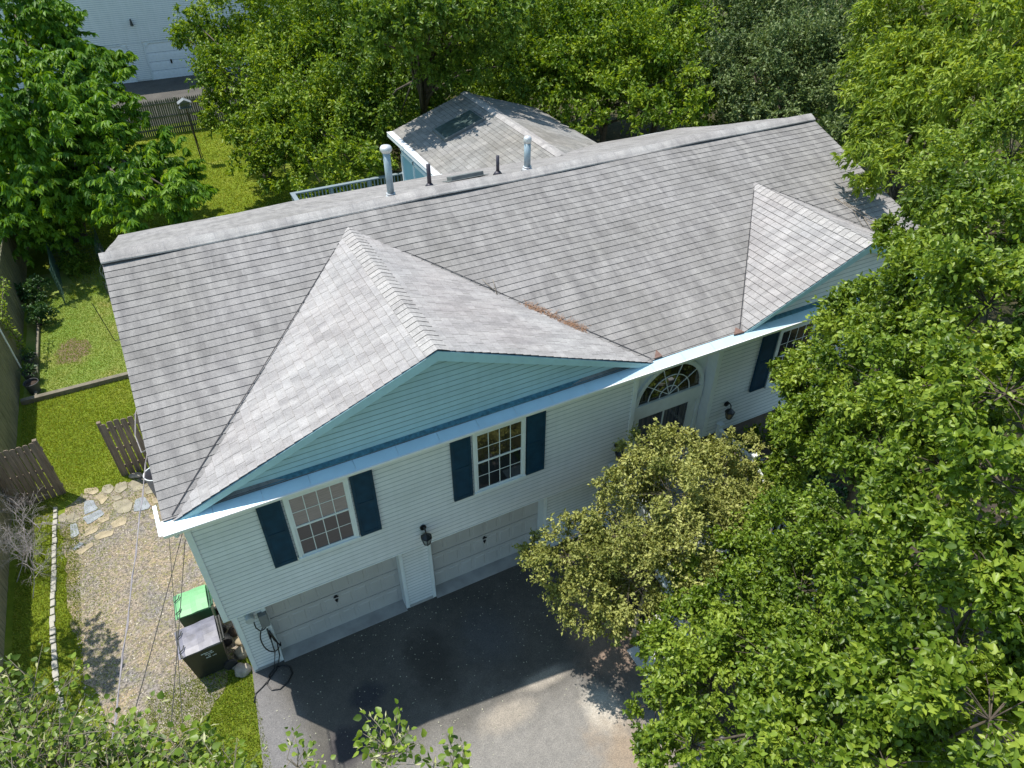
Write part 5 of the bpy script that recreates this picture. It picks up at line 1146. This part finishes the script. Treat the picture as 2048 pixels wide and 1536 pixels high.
# foreground linden: sprigs of leaves with pale bracts
fr = np.random.default_rng(31)
ft = empty("linden_tree", (0.2, -7.6, 0), "linden top with round leaves and pale bracts along the bottom left edge", "tree")
mb = MB(); offF = (0.2, -7.6, 0)
mb.tube([(0.2, -7.6, -0.1), (0.15, -7.5, 3), (0.0, -6.9, 6.2)], [0.2, 0.15, 0.1], 10)
Vs, Fs, Ts, o1 = [], [], [], 0; Vb, Fb, Tb, o2 = [], [], [], 0
dn = [110, 110, 75, 120, 30, 34, 9, 24, 11, 60, 14]
for (x, y, z, r), nt2 in zip(F_, dn):
    c_ = Vector((x, y, z)); org = Vector((0.0, -6.9, 6.2))
    mid = org.lerp(c_, 0.5)+Vector((0, 0, -0.05)); mb.tube([org, mid, c_-Vector((0, 0, .08))], [0.04, 0.02, 0.008], 6)
    for k in range(nt2):
        d = fr.normal(size=3); d[2] = abs(d[2])*0.5; d[1] += 0.5; d /= np.linalg.norm(d)
        p0 = np.array(c_)+fr.normal(size=3)*r*0.45; ln = r*(0.5+0.7*fr.random())+0.08
        pe = p0+d*ln; mb.tube([tuple(c_-Vector((0, 0, .08))), tuple(p0), tuple((p0+pe)/2+np.array([0, 0, .01])), tuple(pe)], [0.006, 0.004, 0.003, 0.0015], 4, cap=False)
        n = 6; t = np.linspace(0.15, 1.0, n); P = p0+d*ln*t[:, None]; side = np.cross(d, [0, 0, 1]); side /= np.linalg.norm(side)+1e-6
        D = d*0.5+side*np.where(np.arange(n) % 2 == 0, 1, -1)[:, None]*0.9+fr.normal(size=(n, 3))*0.35
        D /= np.linalg.norm(D, axis=1)[:, None]; P2 = P+D*0.025
        V, F, T_ = leaf_quads(P2, D, 0.052, 0.044, fr, np.clip(fr.normal(size=n)*0.25+0.42, 0, 1), 0.2, 0.9, heart=True)
        Vs.append(V); Fs.append(F+o1); Ts.append(T_); o1 += len(V)
        if fr.random() < 0.95:
            nb_ = 2; Pb = P[fr.integers(0, n, nb_)]; Db = d*0.3+fr.normal(size=(nb_, 3))*0.5; Db[:, 2] += 0.2
            V, F, T_ = leaf_quads(Pb, Db, 0.07, 0.016, fr, None, 0.1, 0.9); Vb.append(V); Fb.append(F+o2); Tb.append(T_); o2 += len(V)
np_mesh("crown", np.concatenate(Vs), np.concatenate(Fs), LM['linden'], np.concatenate(Ts), parent=ft, off=offF)
np_mesh("bracts", np.concatenate(Vb), np.concatenate(Fb), LM['bract'], np.concatenate(Tb), parent=ft, off=offF)["kind"] = "stuff"
mb.build("trunk", M_['twig'], ft, True, offF)
# shrubs
def shrub(loc, r, mat, L, W_, label, seed, dens=0.9, sq=0.8):
    r_ = np.random.default_rng(seed); root = empty("shrub", (loc[0], loc[1], 0), label, "shrub")
    lob = [[loc[0]+r_.normal()*r*0.3, loc[1]+r_.normal()*r*0.3, max(r*0.5, loc[2]+r_.normal()*r*0.2), r*0.65] for _ in range(4)]
    V, F, T_, subs = crown(lob, L, W_, 'simple', r_, dens); V[:, 2] = np.maximum(V[:, 2], 0.02)
    np_mesh("foliage", V, F, mat, T_, parent=root, off=(loc[0], loc[1], 0))
    mb = MB()
    for cen, cs in subs: mb.tube([(loc[0], loc[1], 0), tuple((np.array([loc[0], loc[1], 0])+cen)/2+[0, 0, .1]), tuple(cen)], [0.03, 0.02, 0.008], 6)
    mb.build("stem", M_['bark'], root, True, (loc[0], loc[1], 0)); return root
shrub((12.2, -1.0, 1.0), 0.95, LM['shrub'], 0.09, 0.05, "dark evergreen shrub under the linden against the lower wall", 41)
shrub((13.9, -0.9, 0.9), 0.9, LM['shrub'], 0.09, 0.05, "dark shrub at the house foot below the right window", 42)
shrub((11.3, -2.6, 0.8), 0.9, LM['mid'], 0.09, 0.05, "green shrub beside the entry steps in deep shade", 43)
shrub((9.8, -3.8, 0.7), 0.9, LM['mid'], 0.09, 0.05, "leafy shrub at the foot of the entry steps", 44)
shrub((11.5, 0.0, 1.6), 0.6, LM['dark'], 0.06, 0.035, "small bluish shrub just right of the entry below the lantern", 45)
shrub((2.3, 12.6, 1.6), 0.6, LM['lime'], 0.12, 0.06, "small bright shrub showing behind the back eave at left", 46)
shrub((3.9, 13.5, 1.1), 0.7, LM['mid'], 0.12, 0.06, "green shrub on the back lawn between the big tree and the deck", 47)
shrub((-3.9, 16.6, 0.45), 0.5, LM['shrub'], 0.08, 0.05, "low dark plant in the border along the mossy fence", 48)
shrub((-3.95, 18.3, 0.5), 0.55, LM['shrub'], 0.09, 0.05, "dark plant at the far end of the fence border", 49)
shrub((-2.7, 20.0, 0.3), 0.6, LM['mid'], 0.08, 0.05, "green seedlings inside the wire cage", 50)
shrub((5.3, 17.5, 1.6), 0.7, LM['mid'], 0.10, 0.06, "loose green shrub at the left corner of the deck", 51)
# bare-twigged shrub at the left fence
ds = empty("bare_shrub", (-4.0, 5.6, 0), "grey leafless twiggy shrub against the left fence", "shrub")
mb = MB(); dr_ = np.random.default_rng(5)
def twg(p, d, L, r, dep):
    q_ = p+d*L; mid = (p+q_)/2+dr_.normal(size=3)*L*0.08; mb.tube([tuple(p), tuple(mid), tuple(q_)], [r, r*0.8, r*0.6], 4, cap=False)
    if dep:
        for _ in range(3 if dep > 1 else 4):
            nd = d+dr_.normal(size=3)*0.55; nd[2] -= 0.02; nd /= np.linalg.norm(nd); twg(mid+(q_-mid)*dr_.random(), nd, L*0.62, r*0.55, dep-1)
for k in range(15):
    d = np.array([dr_.normal()*0.35+0.15, dr_.normal()*0.5, 1.0]); d /= np.linalg.norm(d); twg(np.array([dr_.normal()*0.12, dr_.normal()*0.8, 0.0]), d, 0.75, 0.013, 4)
mb.build("stem", M_['deadtwig'], ds)
# leafy bough of a tree beyond the left fence, which throws the branch shadow on the gravel
tree("leafy_tree", (-5.6, 4.6), [[-3.9, 3.9, 4.6, 0.36], [-4.2, 4.5, 4.8, 0.4], [-3.75, 3.3, 4.5, 0.26], [-3.95, 3.1, 4.9, 0.3], [-4.6, 3.2, 4.9, 0.5], [-5.4, 4.4, 4.6, 0.8]], 'simple', LM['mid'], 0.09, 0.07, "tree beyond the left fence with a bough reaching over it", "tree", dens=0.6, trunk_r=0.09, twigs=True, seed=61)

# ================================================================== SMALL SCATTER
def grass(name, regions, n, h, mat, label, rng, w=0.012):
    P = []
    for (x0, x1, y0, y1, frac) in regions:
        k = int(n*frac); P.append(np.stack([x0+(x1-x0)*rng.random(k), y0+(y1-y0)*rng.random(k), np.zeros(k)], 1))
    P = np.concatenate(P); k = len(P)
    D = np.stack([rng.normal(size=k)*0.45, rng.normal(size=k)*0.45, np.ones(k)], 1); D /= np.linalg.norm(D, axis=1)[:, None]
    a = rng.random(k)*6.28; Sd = np.stack([np.cos(a), np.sin(a), np.zeros(k)], 1)*w
    l = (h*(0.5+rng.random(k)))[:, None]
    V = np.stack([P-Sd, P+Sd, P+D*l], 1).reshape(-1, 3); F = np.arange(len(V)).reshape(-1, 3)
    t = np.repeat(np.clip(rng.normal(size=k)*0.28+0.5, 0, 1), 3)
    o = np_mesh(name, V, F, mat, t); return tag(o, label, "grass", None, 'stuff')
LM['grass'] = leaf_mat("grass_blade", (0.15, 0.21, 0.020), (0.27, 0.345, 0.032), (0.42, 0.42, 0.10), 0.35, 0.7)
LM['clover'] = leaf_mat("clover_leaf", (0.17, 0.28, 0.035), (0.30, 0.41, 0.07), (0.42, 0.42, 0.14), 0.3, 0.7)
gr = np.random.default_rng(77)
grass("grass", [(-4.35, 0.0, 7.35, 12.1, 0.42), (-4.3, -3.55, 0.5, 7.3, 0.12), (-3.6, -3.0, 0.5, 6.6, 0.10), (-1.9, -0.0, -2.6, 0.9, 0.2), (-4.3, -1.8, -2.5, 0.6, 0.16)], 90000, 0.045, LM['grass'], "mown bright green grass of the side lawn", gr)
grass("weeds", [(-3.3, -2.4, 0.8, 6.5, 0.3), (-3.3, -0.1, 5.9, 7.6, 0.4), (-1.6, 0.0, -0.6, 1.2, 0.3)], 9000, 0.04, LM['clover'], "weeds creeping over the edges of the gravel and between the flagstones", gr)
grass("clover", [(-3.95, 0.0, 12.35, 18.6, 1.0)], 42000, 0.035, LM['clover'], "clover and weeds covering the garden bed", gr, 0.016)
grass("back_lawn_grass", [(-3, 6.5, 18, 34.5, 1.0)], 60000, 0.06, LM['grass'], "sunlit grass of the back lawn under the trees", gr, 0.022)
# remove nothing on the paths: pebbles and straw
k = 6500; px = np.stack([-3.1+3.1*gr.random(k), -0.2+6.4*gr.random(k), np.full(k, 0.012)], 1)
keep = ~((px[:, 0] > -1.1) & (px[:, 1] < 1.0)); px = px[keep]; k = len(px)
r0 = 0.008+0.014*gr.random(k); octa = np.array([[1, 0, 0], [0, 1, 0], [-1, 0, 0], [0, -1, 0], [0, 0, .7], [0, 0, -.4]])
V = px[:, None, :]+octa[None]*r0[:, None, None]*(0.7+0.6*gr.random((k, 6, 1))); V = V.reshape(-1, 3); i = np.arange(k)[:, None]*6
F = np.concatenate([i+np.array([f]) for f in ((0, 1, 4), (1, 2, 4), (2, 3, 4), (3, 0, 4))], 0)
LM['pebble'] = leaf_mat("pebble", (0.11, 0.10, 0.09), (0.24, 0.21, 0.17), (0.60, 0.54, 0.44), 0.0, 0.9)
tag(np_mesh("pebbles", V, F, LM['pebble'], np.repeat(np.clip(gr.normal(size=k)*0.25+0.45, 0, 1), 6)), "loose pebbles and chips scattered on the gravel", "pebbles", None, 'stuff')
k = 520; q0 = np.stack([0.3+6.2*gr.random(k), -3.2+3.6*gr.random(k)**0.8, np.full(k, 0.03)], 1); D = gr.normal(size=(k, 3))*np.array([1, 1, .15])
V, F, T_ = leaf_quads(q0, D, 0.022, 0.018, gr, None, 0.2, 2.0)
tag(np_mesh("fallen_leaves", V, F, M_['petal'], T_), "tiny pale fallen bracts and leaves scattered over the driveway", "fallen leaves", None, 'stuff')
